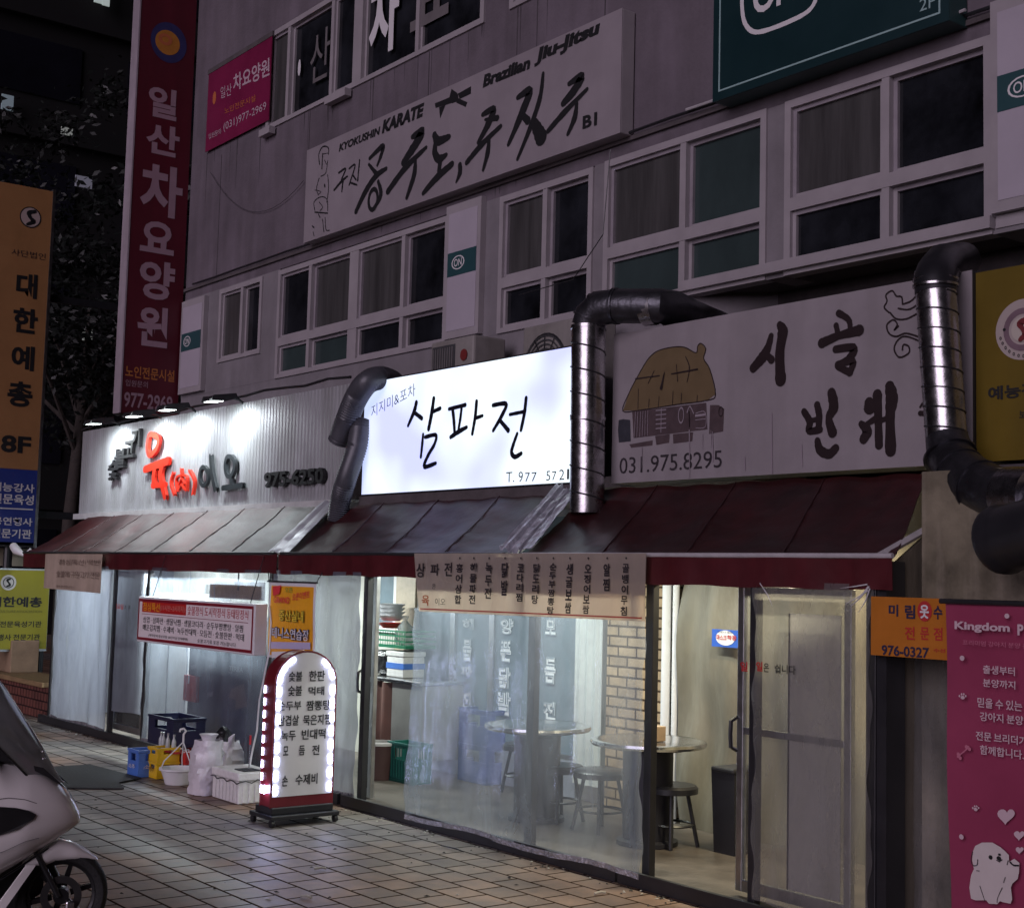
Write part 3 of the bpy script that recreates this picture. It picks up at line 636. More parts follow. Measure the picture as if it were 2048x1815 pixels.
tag(f.build('light_fitting'), 'small pale wall fitting between the orange sign and the lime sign', 'fitting')
f = MB(); q = atY(33, 1100, TY+.1); f.tube([q+V(-.12, 0, .05), q, q+V(.16, .05, -.06), q+V(.22, .1, .02)], [.05, .055, .02, .015], WHITEP, 10); tag(f.build('security_camera', smooth=True), 'small white camera at the left corner of the first awning', 'camera')

# yellow sign right
yp = Pl('Y', SY-.02); a = yp.at(1957, 545); b = yp.at(1953, 924)
t, yp = board('yellow_shop_sign', 'yellow sign with ring emblem beside the right silver duct', b.x, b.x+2.2, b.z, a.z, SY-.02, .2, YEL, BLACKM)
L = MB(); y1_ = yp.crop(1740, 480, 4.766)
L.disc(y1_, (1460, 850), 290, 290, mat('emblem_ash', (.42, .36, .34), .5, var=0), .002, n=40); L.disc(y1_, (1460, 850), 205, 205, mat('emblem_mauve', (.2, .13, .16), .5), .004, .72); L.disc(y1_, (1460, 850), 118, 118, mat('emblem_cream', (.5, .45, .4), .5, var=0), .006)
L.stroke(y1_, [(1490, 760), (1440, 800), (1465, 850), (1490, 900), (1440, 950)], [50, 70, 40, 70, 40], mat('emblem_maroon', (.16, .02, .025), .5, var=0), lift=.009)
L.disc(y1_, (1285, 855), 16, 16, BLACK, .005)
for i in range(7):
    an = R(200+i*12); L.disc(y1_, (1460+250*math.cos(an)*.9, 850-255*math.sin(an)), 12, 16, BLACK, .005, .5)
L.T(y1_, '예능강사', 1130, 1530, 1400, 1780, BLACK, .03); L.T(y1_, '보급', 1425, 1705, 1625, 1560, BLACK, .02)
L.build('lettering', t)
f = MB(); f.tube([yp.at(1040, 590)+V(0, -.01, 0), yp.at(1150, 560)+V(0, -.02, 0), yp.at(1210, 470)+V(0, -.02, 0), yp.at(1225, 300)+V(0, -.02, 0)], .004, BLACKM, 5); f.build('wire', t)

# ------------------------------------------------------------------ shop signs above the awnings
# corrugated grey sign with floodlights
CORR = mat('corrugated_sheet', (.42, .43, .45), .42, .2, var=.14, vs=3, streak=.18)
sp = Pl('Y', SY); a = sp.at(160, 862); b = sp.at(163, 1024); c = sp.at(700, 770); d = sp.at(656, 1004)
x0, x1, z0, z1 = (a.x+b.x)/2, sp.at(706, 775).x, (b.z+d.z)/2, (a.z+c.z)/2
t = thing('corrugated_shop_sign', 'grey corrugated metal sign with red and dark raised letters under floodlights', 'sign', ((x0+x1)/2, SY, z0))
f = MB(); n = int((x1-x0)/.032)
f.grid(lambda u, v: V(x0+u*(x1-x0), SY-.0025+(.005 if int(round(u*n*2)) % 4 in (0, 1) else 0), z0+v*(z1-z0)), n*2, 1, CORR)
f.build('sheet', t)
f = MB(); f.box((x0, SY+.01, z0), (x1, SY+.2, z1), CONC); f.build('casing', t)
f = MB(); f.box((x0-.05, SY-.05, z0-.07), (x1, SY+.02, z0-.002), mat('lip_white', (.62, .62, .62), .4, .2)); f.build('bottom_trim', t)
L = MB(); s1 = sp.crop(0, 600, 2.92); RL = mat('letter_red', (.72, .035, .015), .4, var=.06); DL = mat('letter_grey', (.03, .036, .04), .4, var=.2)
S = lambda p, w_, m_=RL, cl=False: L.stroke(s1, p, [q_*1.25 for q_ in w_] if isinstance(w_, list) else w_*1.2, m_, .035, .022, 5, cl)
S([(898, 790), (935, 795), (952, 825), (935, 875), (898, 908), (885, 860)], 26, RL, True)
S([(872, 990), (1005, 940)], [34, 38]); S([(930, 985), (922, 1040), (925, 1085)], 34); S([(975, 965), (962, 1030), (990, 1150)], [34, 38, 30]); S([(915, 1085), (985, 1078)], 26)
for p in ([(1036, 1010), (1022, 1070), (1042, 1138)], [(1132, 998), (1160, 1060), (1150, 1135)]): S(p, 14)
S([(1060, 1120), (1055, 1040), (1112, 1028), (1115, 1115)], 10); S([(1082, 985), (1084, 1040)], 10); S([(1085, 1040), (1068, 1078)], 8); S([(1085, 1040), (1105, 1075)], 8); S([(1085, 1075), (1068, 1112)], 8); S([(1085, 1075), (1105, 1110)], 8)
S([(1215, 975), (1238, 1010), (1235, 1060), (1212, 1085), (1192, 1050), (1195, 1000)], 20, DL, True); S([(1255, 912), (1264, 1010), (1284, 1105)], [22, 26, 30], DL)
S([(1358, 915), (1390, 930), (1395, 985), (1375, 1030), (1350, 1020), (1342, 960)], 22, DL, True); S([(1375, 1035), (1378, 1085)], 22, DL); S([(1328, 1098), (1440, 1082)], 26, DL)
for ch, x0_, yb_, yt_, x1_ in (('숯', 652, 1055, 940, 712), ('불', 690, 985, 875, 752), ('고', 745, 925, 828, 802), ('기', 788, 865, 760, 838)): L.T(s1, ch, x0_, yb_, yt_, x1_, BLACK, .03, .02, .035)
L.T(s1, '975-6250', 1568, 1098, 1008, 1915, BLACK, .03, .02, .035)
L.build('raised_letters', t)
def flood(px, py, i):
    q = sp.at(px, py); lt_ = thing('sign_floodlight', ['black floodlight nearest the left end of the corrugated sign', 'second black floodlight from the left above the corrugated sign', 'black floodlight under the crimson sign corner, third along the corrugated sign', 'black floodlight farthest right along the corrugated sign top'][i], 'floodlight', (q.x, SY-.35, z1), 'floodlights along the corrugated sign')
    f = MB(); f.tube([(q.x, SY+.05, z1-.03), (q.x, SY-.05, z1+.03), (q.x, SY-.2, z1+.05)], .014, BLACKM, 8); f.build('arm', lt_, True)
    f = MB(); f.prism([V(q.x-.12, SY-.4, z1-.02), V(q.x-.12, SY-.38, z1+.03), V(q.x-.12, SY-.14, z1+.07), V(q.x-.12, SY-.12, z1+.03), V(q.x-.12, SY-.25, z1-.01)], V(.24, 0, 0), BLACKM); f.build('head', lt_, bevel=.006)
    f = MB(); f.add([V(q.x-.1, SY-.385, z1-.0235), V(q.x+.1, SY-.385, z1-.0235), V(q.x+.1, SY-.255, z1-.0135), V(q.x-.1, SY-.255, z1-.0135)], [(0, 3, 2, 1)], E('flood_glow', (.9, 1, 1), 12)); f.build('lens', lt_)
    lamp('SPOT', 'flood_lamp', (q.x, SY-.34, z1-.035), 86, (.88, .96, 1), (0, .5, -1), lt_, spot_size=R(165), spot_blend=1, shadow_soft_size=.14)
for i, px in enumerate((240, 322, 390, 484)): flood(px, 850, i)
cable([V(x0+i*(x1-x0)/16, SY-.03+random.uniform(-.03, .03), z1+.04+random.uniform(-.02, .04)) for i in range(17)], .013, 'loose black power cable lying along the top of the corrugated sign')

# lit white lightbox
LB = bpy.data.materials.new('lightbox_face'); LB.use_nodes = True
n_, l_ = LB.node_tree.nodes, LB.node_tree.links; b_ = n_['Principled BSDF']; b_.inputs['Base Color'].default_value = (.7, .7, .75, 1); b_.inputs['Roughness'].default_value = .35
tc = n_.new('ShaderNodeTexCoord'); ns = n_.new('ShaderNodeTexNoise'); ns.inputs['Scale'].default_value = 1.1; ns.inputs['Detail'].default_value = 1.5; l_.new(tc.outputs['Object'], ns.inputs[0])
rp_ = n_.new('ShaderNodeValToRGB'); rp_.color_ramp.elements[0].position = .38; rp_.color_ramp.elements[1].position = .56
rp_.color_ramp.elements[0].color = (.45, .52, 1, 1); rp_.color_ramp.elements[1].color = (.8, .95, 1, 1); l_.new(ns.outputs['Fac'], rp_.inputs[0])
l_.new(rp_.outputs[0], b_.inputs['Emission Color']); b_.inputs['Emission Strength'].default_value = .9
ly = SY-.06; q = Pl('Y', ly); a = q.at(728, 763); b = q.at(722, 993); c = q.at(1142, 690); d = q.at(1136, 967)
t, lp_ = board('lit_lightbox_sign', 'glowing white lightbox sign with handwritten black Korean letters', (a.x+b.x)/2, (c.x+d.x)/2+.03, (b.z+d.z)/2, (a.z+c.z)/2, ly, .28, LB, BLACKM, .015)
f = MB(); f.box(((a.x+b.x)/2-.02, ly-.004, (b.z+d.z)/2-.1), ((c.x+d.x)/2+.05, ly+.2, (b.z+d.z)/2-.002), CONC); f.build('bottom_rail', t)
L = MB(); s2 = lp_.crop(560, 600, 2.92); INKD = mat('ink_deep', (.006, .006, .016), .5, var=0)
S = lambda p, w_: L.stroke(s2, p, [q_*1.3 for q_ in w_], INKD)
S([(798, 598), (785, 650), (750, 732)], [24, 26, 18]); S([(785, 655), (830, 690)], [20, 22]); S([(900, 575), (888, 660), (870, 752)], [24, 26, 24]); S([(888, 655), (938, 632)], [18, 20])
S([(838, 785), (832, 850), (825, 915)], [18, 20, 18]); S([(850, 800), (912, 788), (905, 840), (868, 905), (845, 972), (912, 952)], [18, 20, 20, 22, 22, 18])
S([(990, 636), (1085, 612)], [18, 20]); S([(1012, 645), (1018, 700), (1022, 765)], [22, 22, 20]); S([(1062, 630), (1055, 690), (1045, 750)], [18, 20, 18]); S([(998, 800), (1045, 768), (1092, 742)], [20, 24, 18])
S([(1150, 592), (1142, 680), (1125, 780)], [22, 22, 20]); S([(1142, 690), (1185, 675)], [18, 16])
S([(1246, 614), (1322, 606), (1300, 670), (1247, 762)], [20, 22, 24, 18]); S([(1285, 700), (1335, 760)], [20, 26]); S([(1440, 572), (1430, 660), (1410, 758)], [22, 24, 20]); S([(1345, 668), (1425, 652)], [16, 18])
S([(1388, 780), (1365, 845), (1355, 890), (1375, 915), (1412, 895)], [18, 22, 24, 24, 20])
L.TQ(s2, '지지미&포차', (535, 688), (792, 556), (535, 618), INKD, -.01)
for s_, x0_, x1_, yb_, yt_ in (('T.', 1322, 1370, 1064, 1005), ('9', 1395, 1420, 1062, 1002), ('7', 1432, 1460, 1060, 1008), ('7', 1470, 1500, 1058, 1006), ('5', 1556, 1580, 1054, 998), ('7', 1590, 1615, 1052, 1000), ('2', 1632, 1662, 1050, 990), ('1', 1678, 1690, 1046, 986)): L.T(s2, s_, x0_, yb_, yt_, x1_, INKD, -.005)
L.build('lettering', t)

# unlit white sign with cottage drawing
UN = mat('unlit_face', (.33, .3, .32), .45, var=.16, vs=2, streak=.08)
q = Pl('Y', SY-.05); a = q.at(1228, 675); b = q.at(1226, 970); d = q.at(1862, 926)
t, up_ = board('unlit_shop_sign', 'unlit white sign with thatched cottage drawing and brown brush letters', a.x, d.x+.26, (b.z+d.z)/2, a.z+.02, SY-.05, .25, UN, BLACKM)
L = MB(); s3 = up_.crop(1200, 540, 2.41); BI = mat('brush_brown', (.022, .012, .014), .5, var=.2)
S = lambda p, w_: L.stroke(s3, p, [q_*1.6 for q_ in w_] if isinstance(w_, list) else w_*1.2, BI)
S([(826, 318), (810, 375), (785, 420), (740, 472)], [20, 28, 36, 30]); S([(800, 405), (828, 432)], [20, 26]); S([(868, 265), (882, 300), (868, 400), (872, 528)], [24, 42, 34, 42])
S([(1152, 208), (1200, 240), (1208, 290)], [22, 20, 16]); S([(1140, 268), (1152, 320)], [20, 18]); S([(1072, 352), (1150, 318), (1252, 290)], [32, 24, 34])
S([(1138, 382), (1222, 375), (1205, 425), (1148, 462)], [24, 28, 26, 22]); S([(1148, 455), (1220, 440), (1205, 498)], [22, 26, 20]); S([(1150, 470), (1205, 492)], [18, 26])
S([(985, 682), (1012, 730), (1010, 775), (1062, 768)], [22, 26, 24, 22]); S([(1048, 650), (1058, 700), (1054, 772)], [24, 24, 22]); S([(1005, 728), (1055, 718)], [16, 16]); S([(1118, 592), (1128, 660), (1105, 715), (1122, 782)], [32, 38, 26, 34]); S([(1050, 822), (1062, 866), (1105, 886), (1138, 858)], [22, 30, 30, 26])
S([(1300, 640), (1302, 660)], [36, 46]); S([(1262, 742), (1290, 775), (1272, 815)], [22, 36, 30]); S([(1285, 745), (1345, 705)], [16, 22]); S([(1338, 600), (1342, 700), (1346, 842)], [34, 28, 30]); S([(1398, 560), (1408, 620), (1400, 700), (1402, 868)], [34, 46, 34, 40]); S([(1345, 730), (1398, 708)], [16, 18])
for p in ([(1395, 205), (1372, 180), (1385, 150), (1380, 120), (1410, 100), (1430, 125), (1455, 130), (1460, 165)], [(1460, 165), (1500, 150), (1525, 125)], [(1440, 185), (1490, 190), (1535, 165)], [(1400, 205), (1430, 235), (1480, 235), (1530, 210)], [(1440, 270), (1420, 290), (1435, 262), (1415, 240), (1385, 265), (1395, 305), (1430, 320), (1480, 305), (1560, 330)], [(1560, 350), (1480, 320), (1440, 335), (1420, 380), (1445, 420), (1490, 400), (1490, 368), (1465, 360), (1460, 385)]): S(p, 7)
S([(1545, 660), (1560, 640), (1600, 620)], 10); S([(1545, 690), (1590, 690)], 22)
L.T(s3, '031.975.8295', 95, 982, 905, 588, mat('ink_worn', (.035, .028, .035), .6, var=.5, vs=20), .0)
L.build('lettering', t)
D = MB(); s4 = up_.crop(1120, 560, 5.326); TAN = mat('drawing_tan', (.155, .11, .055), .55, var=.15)
roof = [(672, 1392), (740, 1200), (850, 990), (950, 830), (1050, 752), (1200, 715), (1330, 715), (1452, 775), (1470, 702), (1505, 675), (1556, 730), (1535, 838), (1600, 950), (1660, 1215), (1575, 1280), (1250, 1325), (850, 1385)]
D.fill(s4, roof, TAN); D.stroke(s4, roof, 11, BI, closed=True, sm=4)
S = lambda p, w_=9, m_=BI: D.stroke(s4, p, w_, m_, lift=.005)
S([(810, 1052), (1065, 1018)], [16, 12]); S([(1010, 965), (945, 1100)], 8); S([(1195, 1000), (1470, 950)], [14, 18]); S([(1245, 900), (1260, 1080)], 8); S([(1345, 815), (1385, 930), (1360, 1085)], [8, 12, 8]); S([(1120, 980), (1085, 1150)], [6, 42])
for x_, h in ((840, 190), (955, 70), (1060, 90), (1210, 130), (1300, 100), (1470, 60)): S([(x_, 1350-h-(x_-840)*.1), (x_-6, 1370-(x_-840)*.11)], 8)
WB = mat('drawing_brown', (.085, .058, .064), .6, var=.3, vs=12); OUT = mat('drawing_pale', (.3, .255, .29), .6, var=.1)
D.fill(s4, [(770, 1400), (1560, 1305), (1572, 1590), (785, 1682)], WB, .0012)
for i in range(6): S([(812+i*26, 1405-i*3), (798+i*28, 1675-i*4)], 7, OUT)
for i in range(5): S([(1030, 1390+i*48), (1135, 1380+i*48)], 12, OUT)
S([(1085, 1370), (1080, 1620)], 10, OUT); D.disc(s4, (1297, 1440), 44, 90, OUT, .006, .78); S([(1360, 1410), (1390, 1345), (1430, 1420)], 12, OUT); S([(1380, 1400), (1385, 1560)], 14, BI); S([(1450, 1420), (1550, 1405), (1555, 1560), (1455, 1575)], 8, OUT); S([(1450, 1490), (1555, 1478)], 8, OUT); S([(1455, 1445), (1550, 1432)], 26, OUT)
POT = mat('drawing_navy', (.04, .042, .055), .6, var=.4, vs=15)
D.fill(s4, [(628, 1490), (680, 1480), (750, 1490), (755, 1715), (630, 1730), (620, 1600)], POT, .0016); D.fill(s4, [(1600, 1330), (1690, 1330), (1750, 1370), (1740, 1610), (1590, 1640)], WB, .0016); D.disc(s4, (1720, 1400), 34, 54, BI, .006, .8)
for a_ in ([(740, 1750), (990, 1705), (985, 1760), (760, 1785)], [(1015, 1660), (1170, 1640), (1165, 1730), (1030, 1755)], [(1205, 1640), (1420, 1620), (1410, 1715), (1210, 1740)]): D.fill(s4, a_, WB, .0016)
for (x_, y0_, y1_2, w_) in ((1384, 1600, 2120, 16), (1525, 1640, 1800, 9), (1615, 1600, 1780, 7), (880, 1780, 2000, 9)): S([(x_, y0_), (x_+2, y1_2)], [w_, w_*.5], OUT)
D.build('cottage_drawing', t)
f = MB()
for x_, y0_, y1_2 in ((830, 690, 975), (700, 900, 960), (975, 840, 940), (545, 780, 920)): f.stroke(s3, [(x_, y0_), (x_+2, y1_2)], [5, 9], OUT, lift=.006)
f.build('drip_stain', t)

# ------------------------------------------------------------------ the three stalls: awning, valance, posts, sheets
LZ, TZ, VZ = 1.9, 2.38, 1.735
def stall(name, label, lip, top, vx, posts, post_m=BLACKM, vs_=None):
    t = thing(name, label, 'stall', ((vx[0]+vx[1])/2, TY, 0))
    L0, L1 = atY(lip[0], 1103, TY).x, atY(lip[1], 1105, TY).x; T0, T1 = atY(top[0], 1020, SY).x, atY(top[1], 1000, SY).x
    nr = max(4, round((L1-L0)/.95)); ph = L0
    def fn(u, v):
        s = math.sin(math.pi*v); r = abs(math.sin(math.pi*u*nr))
        x = (L0*(1-v)+T0*v)*(1-u)+(L1*(1-v)+T1*v)*u
        return V(x, TY+(SY-.03-TY)*v, LZ+(TZ-LZ)*v-.035*s*r-.015*s+.006*math.sin(u*47+v*9+ph)+.004*math.sin(v*31+u*13))
    a = MB(); a.slab(fn, nr*10, 14, V(0, .002, -.006), RED_V); a.build('awning', t, True)
    sm = MB()
    for k in range(1, nr):
        u = k/nr; sm.tube([fn(u, v/10)+V(0, -.002, .003) for v in range(11)], .0045, mat('seam_dark', (.03, .008, .01), .5, var=0), 5)
    sm.build('seam', t, True)
    V0, V1 = (atY(q_, 1103, TY).x for q_ in (vs_ or lip))
    va = MB(); va.slab(lambda u, v: V(V0+(V1-V0)*u, TY-.02+.008*math.sin(u*60+ph)*(1-v)+.006*math.sin(u*23), VZ+(LZ-VZ)*v-.004*math.sin(u*31)*(1-v)), 60, 3, V(0, .004, 0), RED_D); va.build('valance', t, True)
    li = MB(); li.tube([(L0, TY-.018, LZ+.005), (L1, TY-.018, LZ+.005)], .014, TRIM if lip[0] > 900 else BLACKM, 8); li.build('lip_rail', t, True)
    for px, w_ in posts:
        x = atY(px, 1400, TY).x; p = MB(); p.box((x-w_/2, TY, .06), (x+w_/2, TY+.05, LZ-.02), post_m); p.build('post', t, bevel=.004)
    si = MB(); si.box((vx[0], TY-.06, .003), (vx[1], TY-.032, .085), BLACKM); si.build('base_sill', t)
    ra = MB(); ra.box((vx[0], TY+.051, VZ+.02), (vx[1], TY+.09, VZ+.06), BLACKM); ra.build('head_rail', t)
    return t
st1 = stall('food_stall', 'left food stall under the pale lit red awning, with clear vinyl front', (50, 553), (185, 668), (-15.95, -9.35), [(97, .05), (217, .05), (285, .05), (532, .06)], vs_=(50, 560))
st2 = stall('food_stall', 'middle food stall under the glowing lightbox, open sliding door and big vinyl curtain', (566, 1018), (680, 1148), (-9.3, -6.2), [(724, .06), (1060, .07), (1296, .06)], vs_=(561, 1040))
st3 = stall('food_stall', 'right food stall under the dark red awning, half open with vinyl door', (1050, 1790), (1182, 1860), (-6.18, -4.38), [(1505, .05), (1741, .06)], vs_=(1041, 1790))
def sheet(px, parent, m, y=TY-.012, z0=.07, z1=VZ+.03, rip=.012, quad=None, name='vinyl_sheet', sd=0, hem=True):
    """hanging sheet between two picture columns (real positions on the stall front)"""
    rnd = random.Random(sd); ph = [rnd.uniform(0, 6) for _ in range(6)]
    if quad: TLp, TRp, BRp, BLp = [atY(*q, y) for q in quad]
    else:
        xa, xb = atY(px[0], 1400, y).x, atY(px[1], 1400, y).x; TLp, TRp, BRp, BLp = V(xa, y, z1), V(xb, y, z1), V(xb, y, z0), V(xa, y, z0)
    wd = (TRp-TLp).length
    def fn(u, v):
        p = BLp.lerp(BRp, u).lerp(TLp.lerp(TRp, u), v)
        e = 4*u*(1-u)
        d = rip*(math.sin(u*wd*11+ph[0]+2.2*v)+.6*math.sin(u*wd*23+ph[1]-3*v)+.8*math.sin(v*6+ph[2]+u*3))*(.35+.65*(1-v))
        ed = .012*math.sin(v*17+ph[3])+.008*math.sin(v*41+ph[4])
        return p+V(ed*(1 if u < .5 else -1)*(abs(2*u-1)**3), -abs(d)*1.0-.002, .012*math.sin(u*wd*5+ph[5])*(1-v)**3)
    q = MB(); q.grid(fn, max(8, int(wd*26)), 40, m)
    so = q.build(name, parent, True)
    if hem:
        h = MB(); h.slab(lambda u, v: fn(u, v*.022)+V(0, -.003, -.002), max(8, int(wd*40)), 1, V(0, -.004, 0), mat('silver_hem', (.5, .5, .54), .22, .6, var=.4, vs=30, bump=.6, bs=60)); h.build('hem', so, True)
    return so
sheet((103, 213), st1, MILK, sd=1)
sheet((221, 283), st1, MILK, z0=.3, sd=2, y=TY+.03, hem=False, rip=.004)
sheet((290, 372), st1, CLEAR, sd=3, rip=.006)
sheet((370, 530), st1, CLEAR, sd=4, rip=.006, z0=.08)
sheet((538, 716), st2, SHINY, sd=5, rip=.014)
sheet(None, st2, CLEAR, quad=((832, 1215), (1291, 1238), (1284, 1757), (812, 1632)), y=TY-.05, sd=6, rip=.012)
sheet((1508, 1742), st3, DOORV, sd=7, rip=.006, z0=.09, hem=False)
# stall doors
def door(px0, px1, z0, z1, parent, label, pane, y=TY+.06, fm=ALU, rails=(.95,), handle=None):
    xa, xb = atY(px0, 1400, y).x, atY(px1, 1400, y).x
    d = MB(); d.box((xa, y, z0), (xa+.045, y+.035, z1), fm); d.box((xb-.045, y, z0), (xb, y+.035, z1), fm); d.box((xa+.045, y, z0), (xb-.045, y+.035, z0+.06), fm); d.box((xa+.045, y, z1-.05), (xb-.045, y+.035, z1), fm)
    for r in rails: d.box((xa+.045, y+.003, r-.018), (xb-.045, y+.032, r+.018), fm)
    o = d.build('door', parent, bevel=.003); o['label'] = label
    p = MB(); p.box((xa+.045, y+.014, z0+.06), (xb-.045, y+.02, z1-.05), pane); p.build('pane', o)
    if handle is not None:
        h = MB(); hx = xa+handle; h.tube([(hx, y, 1.02), (hx, y-.045, 1.0), (hx, y-.05, .93), (hx, y-.045, .86), (hx, y, .84)], .012, BLACKM, 8); h.build('handle', o, True)
    return o
door(220, 284, .1, VZ, st1, 'narrow metal framed door with a red notice', GLASSW, rails=(.98,))
dm = door(722, 746, .07, VZ, st2, 'open aluminium sliding door edge', GLASSW, handle=.02, y=TY+.1)
FROST = vinyl('frosted_glass', .2, (.95, .95, .97), (.93, .93, .94), .06, .3, 3, .1)
dr = door(1474, 1702, .09, VZ, st3, 'sliding door with grey frosted film and dark handle', GLASSW, handle=.0, y=TY+.1)
fx0, fx1 = atY(1582, 1400, TY+.12).x, atY(1700, 1400, TY+.12).x-.05
f = MB(); f.box((fx0, TY+.108, .16), (fx1, TY+.1125, 1.6), FROST); f.build('frosted_film', dr); f = MB(); f.box((fx0-.008, TY+.104, .16), (fx0, TY+.1145, 1.6), BLACKM); f.build('film_edge', dr)
f = MB()
for (xa_, ya_, xb_, yb_, w_) in ((1738, 1172, 1700, 1214, .006), (1736, 1180, 1690, 1208, .005), (1740, 1176, 1716, 1226, .004), (1520, 1166, 1545, 1212, .003), (1735, 1168, 1680, 1176, .004)): f.tube([atY(xa_, ya_, TY-.03), atY((xa_+xb_)/2+3, (ya_+yb_)/2, TY-.036), atY(xb_, yb_, TY-.026)], [w_, w_*.8, w_*.2], mat('crease_pale', (.6, .6, .62), .2, var=0, coat=.5), 6)
f.build('crease', st3, True)
L = MB(); pd = Pl('Y', TY+.028)
L.T(pd, '일요일', 229, 1217, 1206, 247, REDP, .02); L.T(pd, '휴무', 250, 1219, 1209, 261, BLACK, .02); L.build('notice', st1)
L = MB(); pd = Pl('Y', TY-.03)
L.T(pd, '일', 1481, 1341, 1322, 1496, REDP, .03); L.T(pd, '일', 1513, 1341, 1322, 1526, REDP, .03); L.T(pd, '은', 1528, 1343, 1325, 1539, BLACK, .02); L.T(pd, '쉽니다', 1550, 1345, 1327, 1592, BLACK, .02); L.build('notice', st3)
sheet((1754, 1905), st3, DOORV, y=TY+.27, z0=.05, z1=1.42, sd=12, rip=.01, hem=False)
f = MB(); f.box((-4.425, TY+.012, .06), (-4.337, TY+.16, LZ-.02), BLACKM); f.build('gap_filler', st3)  # dark filler strip added to hide the bright gap beside the wall

# pale flashing between awnings, and the crumpled plastic gutter
def flashing(name, label, lip, top, n, m, amp, seed, dz=.02):
    rnd = random.Random(seed); L0, L1 = atY(lip[0], 1103, TY).x, atY(lip[1], 1103, TY).x; T0, T1 = atY(top[0], 1010, SY).x, atY(top[1], 1000, SY).x
    f = MB(); ns = [None]*(n+1)
    for r_ in range(n+1):
        b_ = rnd.uniform(-1, 1); ns[r_] = [b_+.35*rnd.uniform(-1, 1) for _ in range(16)]
    f.slab(lambda u, v: V((L0*(1-v)+T0*v)*(1-u)+(L1*(1-v)+T1*v)*u, TY-.01+(SY-.06-TY)*v, LZ+dz+(TZ-LZ)*v+amp*ns[round(u*n)][min(15, round(v*15))]), n, 15, V(0, 0, -.004), m)
    return tag(f.build(name), label, 'flashing')
SILV = mat('silver_sheet', (.42, .42, .47), .35, .2, var=.3, vs=10)
flashing('awning_flashing', 'pale folded flashing between the left and middle awnings', (536, 580), (655, 692), 4, SILV, .012, 1)
flashing('crumpled_plastic', 'crumpled shiny plastic gutter between the middle and right awnings', (1000, 1066), (1128, 1180), 18, mat('pale_film', (.42, .42, .48), .25, var=.6, vs=9, bump=.4, bs=14), .022, 2, .035)

# awning end tube + stained wall on the right
cable([V(-4.36, TY-.02, LZ), atY(1850, 1060, TY+.35), V(-4.42, SY-.1, TZ-.1)], .02, 'pale end tube closing the right awning by the stained wall', 'awning_tube', TRIM, 'tube')
STAIN = mat('stained_wall', (.42, .37, .29), .45, var=.9, vs=1.7, bump=.15, streak=.5)
f = MB(); f.box((-4.34, TY+.3, .003), (4, TY+.55, 2.34), STAIN); tag(f.build('stained_wall'), 'grimy beige stone wall right of the stalls behind pink banner', 'wall')
f = MB(); f.box((-4.3, SY-.05, 2.345), (4, BY+.2, 2.4), CONC); tag(f.build('roof_slab'), 'flat dark roof slab below the yellow sign', 'roof')

# orange lettering sign, pink banner
q = Pl('Y', TY-.06); a = q.at(1742, 1192); b = q.at(1745, 1309); c = q.at(1924, 1200)
t = thing('orange_wash_sign', 'small orange sign with phone number 976-0327 beside the pink banner', 'sign', (a.x, TY-.06, b.z))
f = MB(); f.box((a.x, TY-.06, b.z), (c.x, TY-.04, a.z), mat('orange_sheet', (.5, .17, .018), .45, var=.15)); f.build('panel', t)
L = MB(); w1 = q.crop(1700, 1100, 2.533); NV = mat('ink_navy', (.025, .02, .06), .5, var=0); RK = mat('ink_red', (.45, .03, .03), .5, var=0)
L.T(w1, '미', 198, 333, 273, 246, NV, .03); L.T(w1, '림', 280, 345, 275, 332, NV, .03); L.disc(w1, (380, 308), 44, 52, RK, .003); L.T(w1, '옷', 358, 345, 275, 404, WHITEINK, .03, 0, .006); L.T(w1, '수', 425, 348, 280, 470, NV, .03)
L.T(w1, '전', 280, 450, 385, 330, RK, .02); L.T(w1, '문', 358, 452, 388, 402, RK, .02); L.T(w1, '점', 425, 455, 390, 470, RK, .02); L.T(w1, '976-0327', 162, 530, 477, 402, NV, .025); L.T(w1, '수선', 425, 515, 495, 485, RK, .02)
L.build('lettering', t)
PYv = TY-.25; q = Pl('Y', PYv); a = q.at(1888, 1206); b = q.at(1906, 1815); c = q.at(2048, 1228)
t = thing('pink_pet_banner', 'pink hanging pet shop banner with white puppy and hearts', 'banner', (a.x+.4, PYv, .08))
f = MB(); f.slab(lambda u, v: V(a.x+.03*(1-v)+u*.95, PYv+.01*math.sin(u*5+1)+.008*math.sin(v*9), .08+v*(a.z-.08)), 16, 24, V(0, .004, 0), PINK); f.build('cloth', t, True)
f = MB(); f.tube([(a.x-.02, PYv, a.z+.01), (a.x+.98, PYv, a.z+.01)], .012, BLACKM, 8); f.tube([(a.x+.0, PYv, .07), (a.x+1.0, PYv, .07)], .012, BLACKM, 8); f.tube([(a.x+.5, PYv+.06, .0), (a.x+.5, PYv+.06, a.z+.02)], .014, BLACKM, 8); f.box((a.x+.25, PYv-.15, .003), (a.x+.75, PYv+.25, .03), BLACKM); f.build('stand', t)
L = MB(); q = Pl('Y', PYv-.02); b1 = q.crop(1860, 1200, 2.947); WK = mat('ink_blush', (.6, .45, .5), .5, var=0); WK2 = mat('ink_faint_pink', (.5, .16, .24), .5, var=0)
L.T(b1, 'Kingdom', 147, 183, 122, 473, WK, .035); L.T(b1, 'P', 518, 205, 140, 554, WK, .04); L.T(b1, '프리미엄 강아지 분양 전문', 195, 262, 232, 620, WK2, .0)
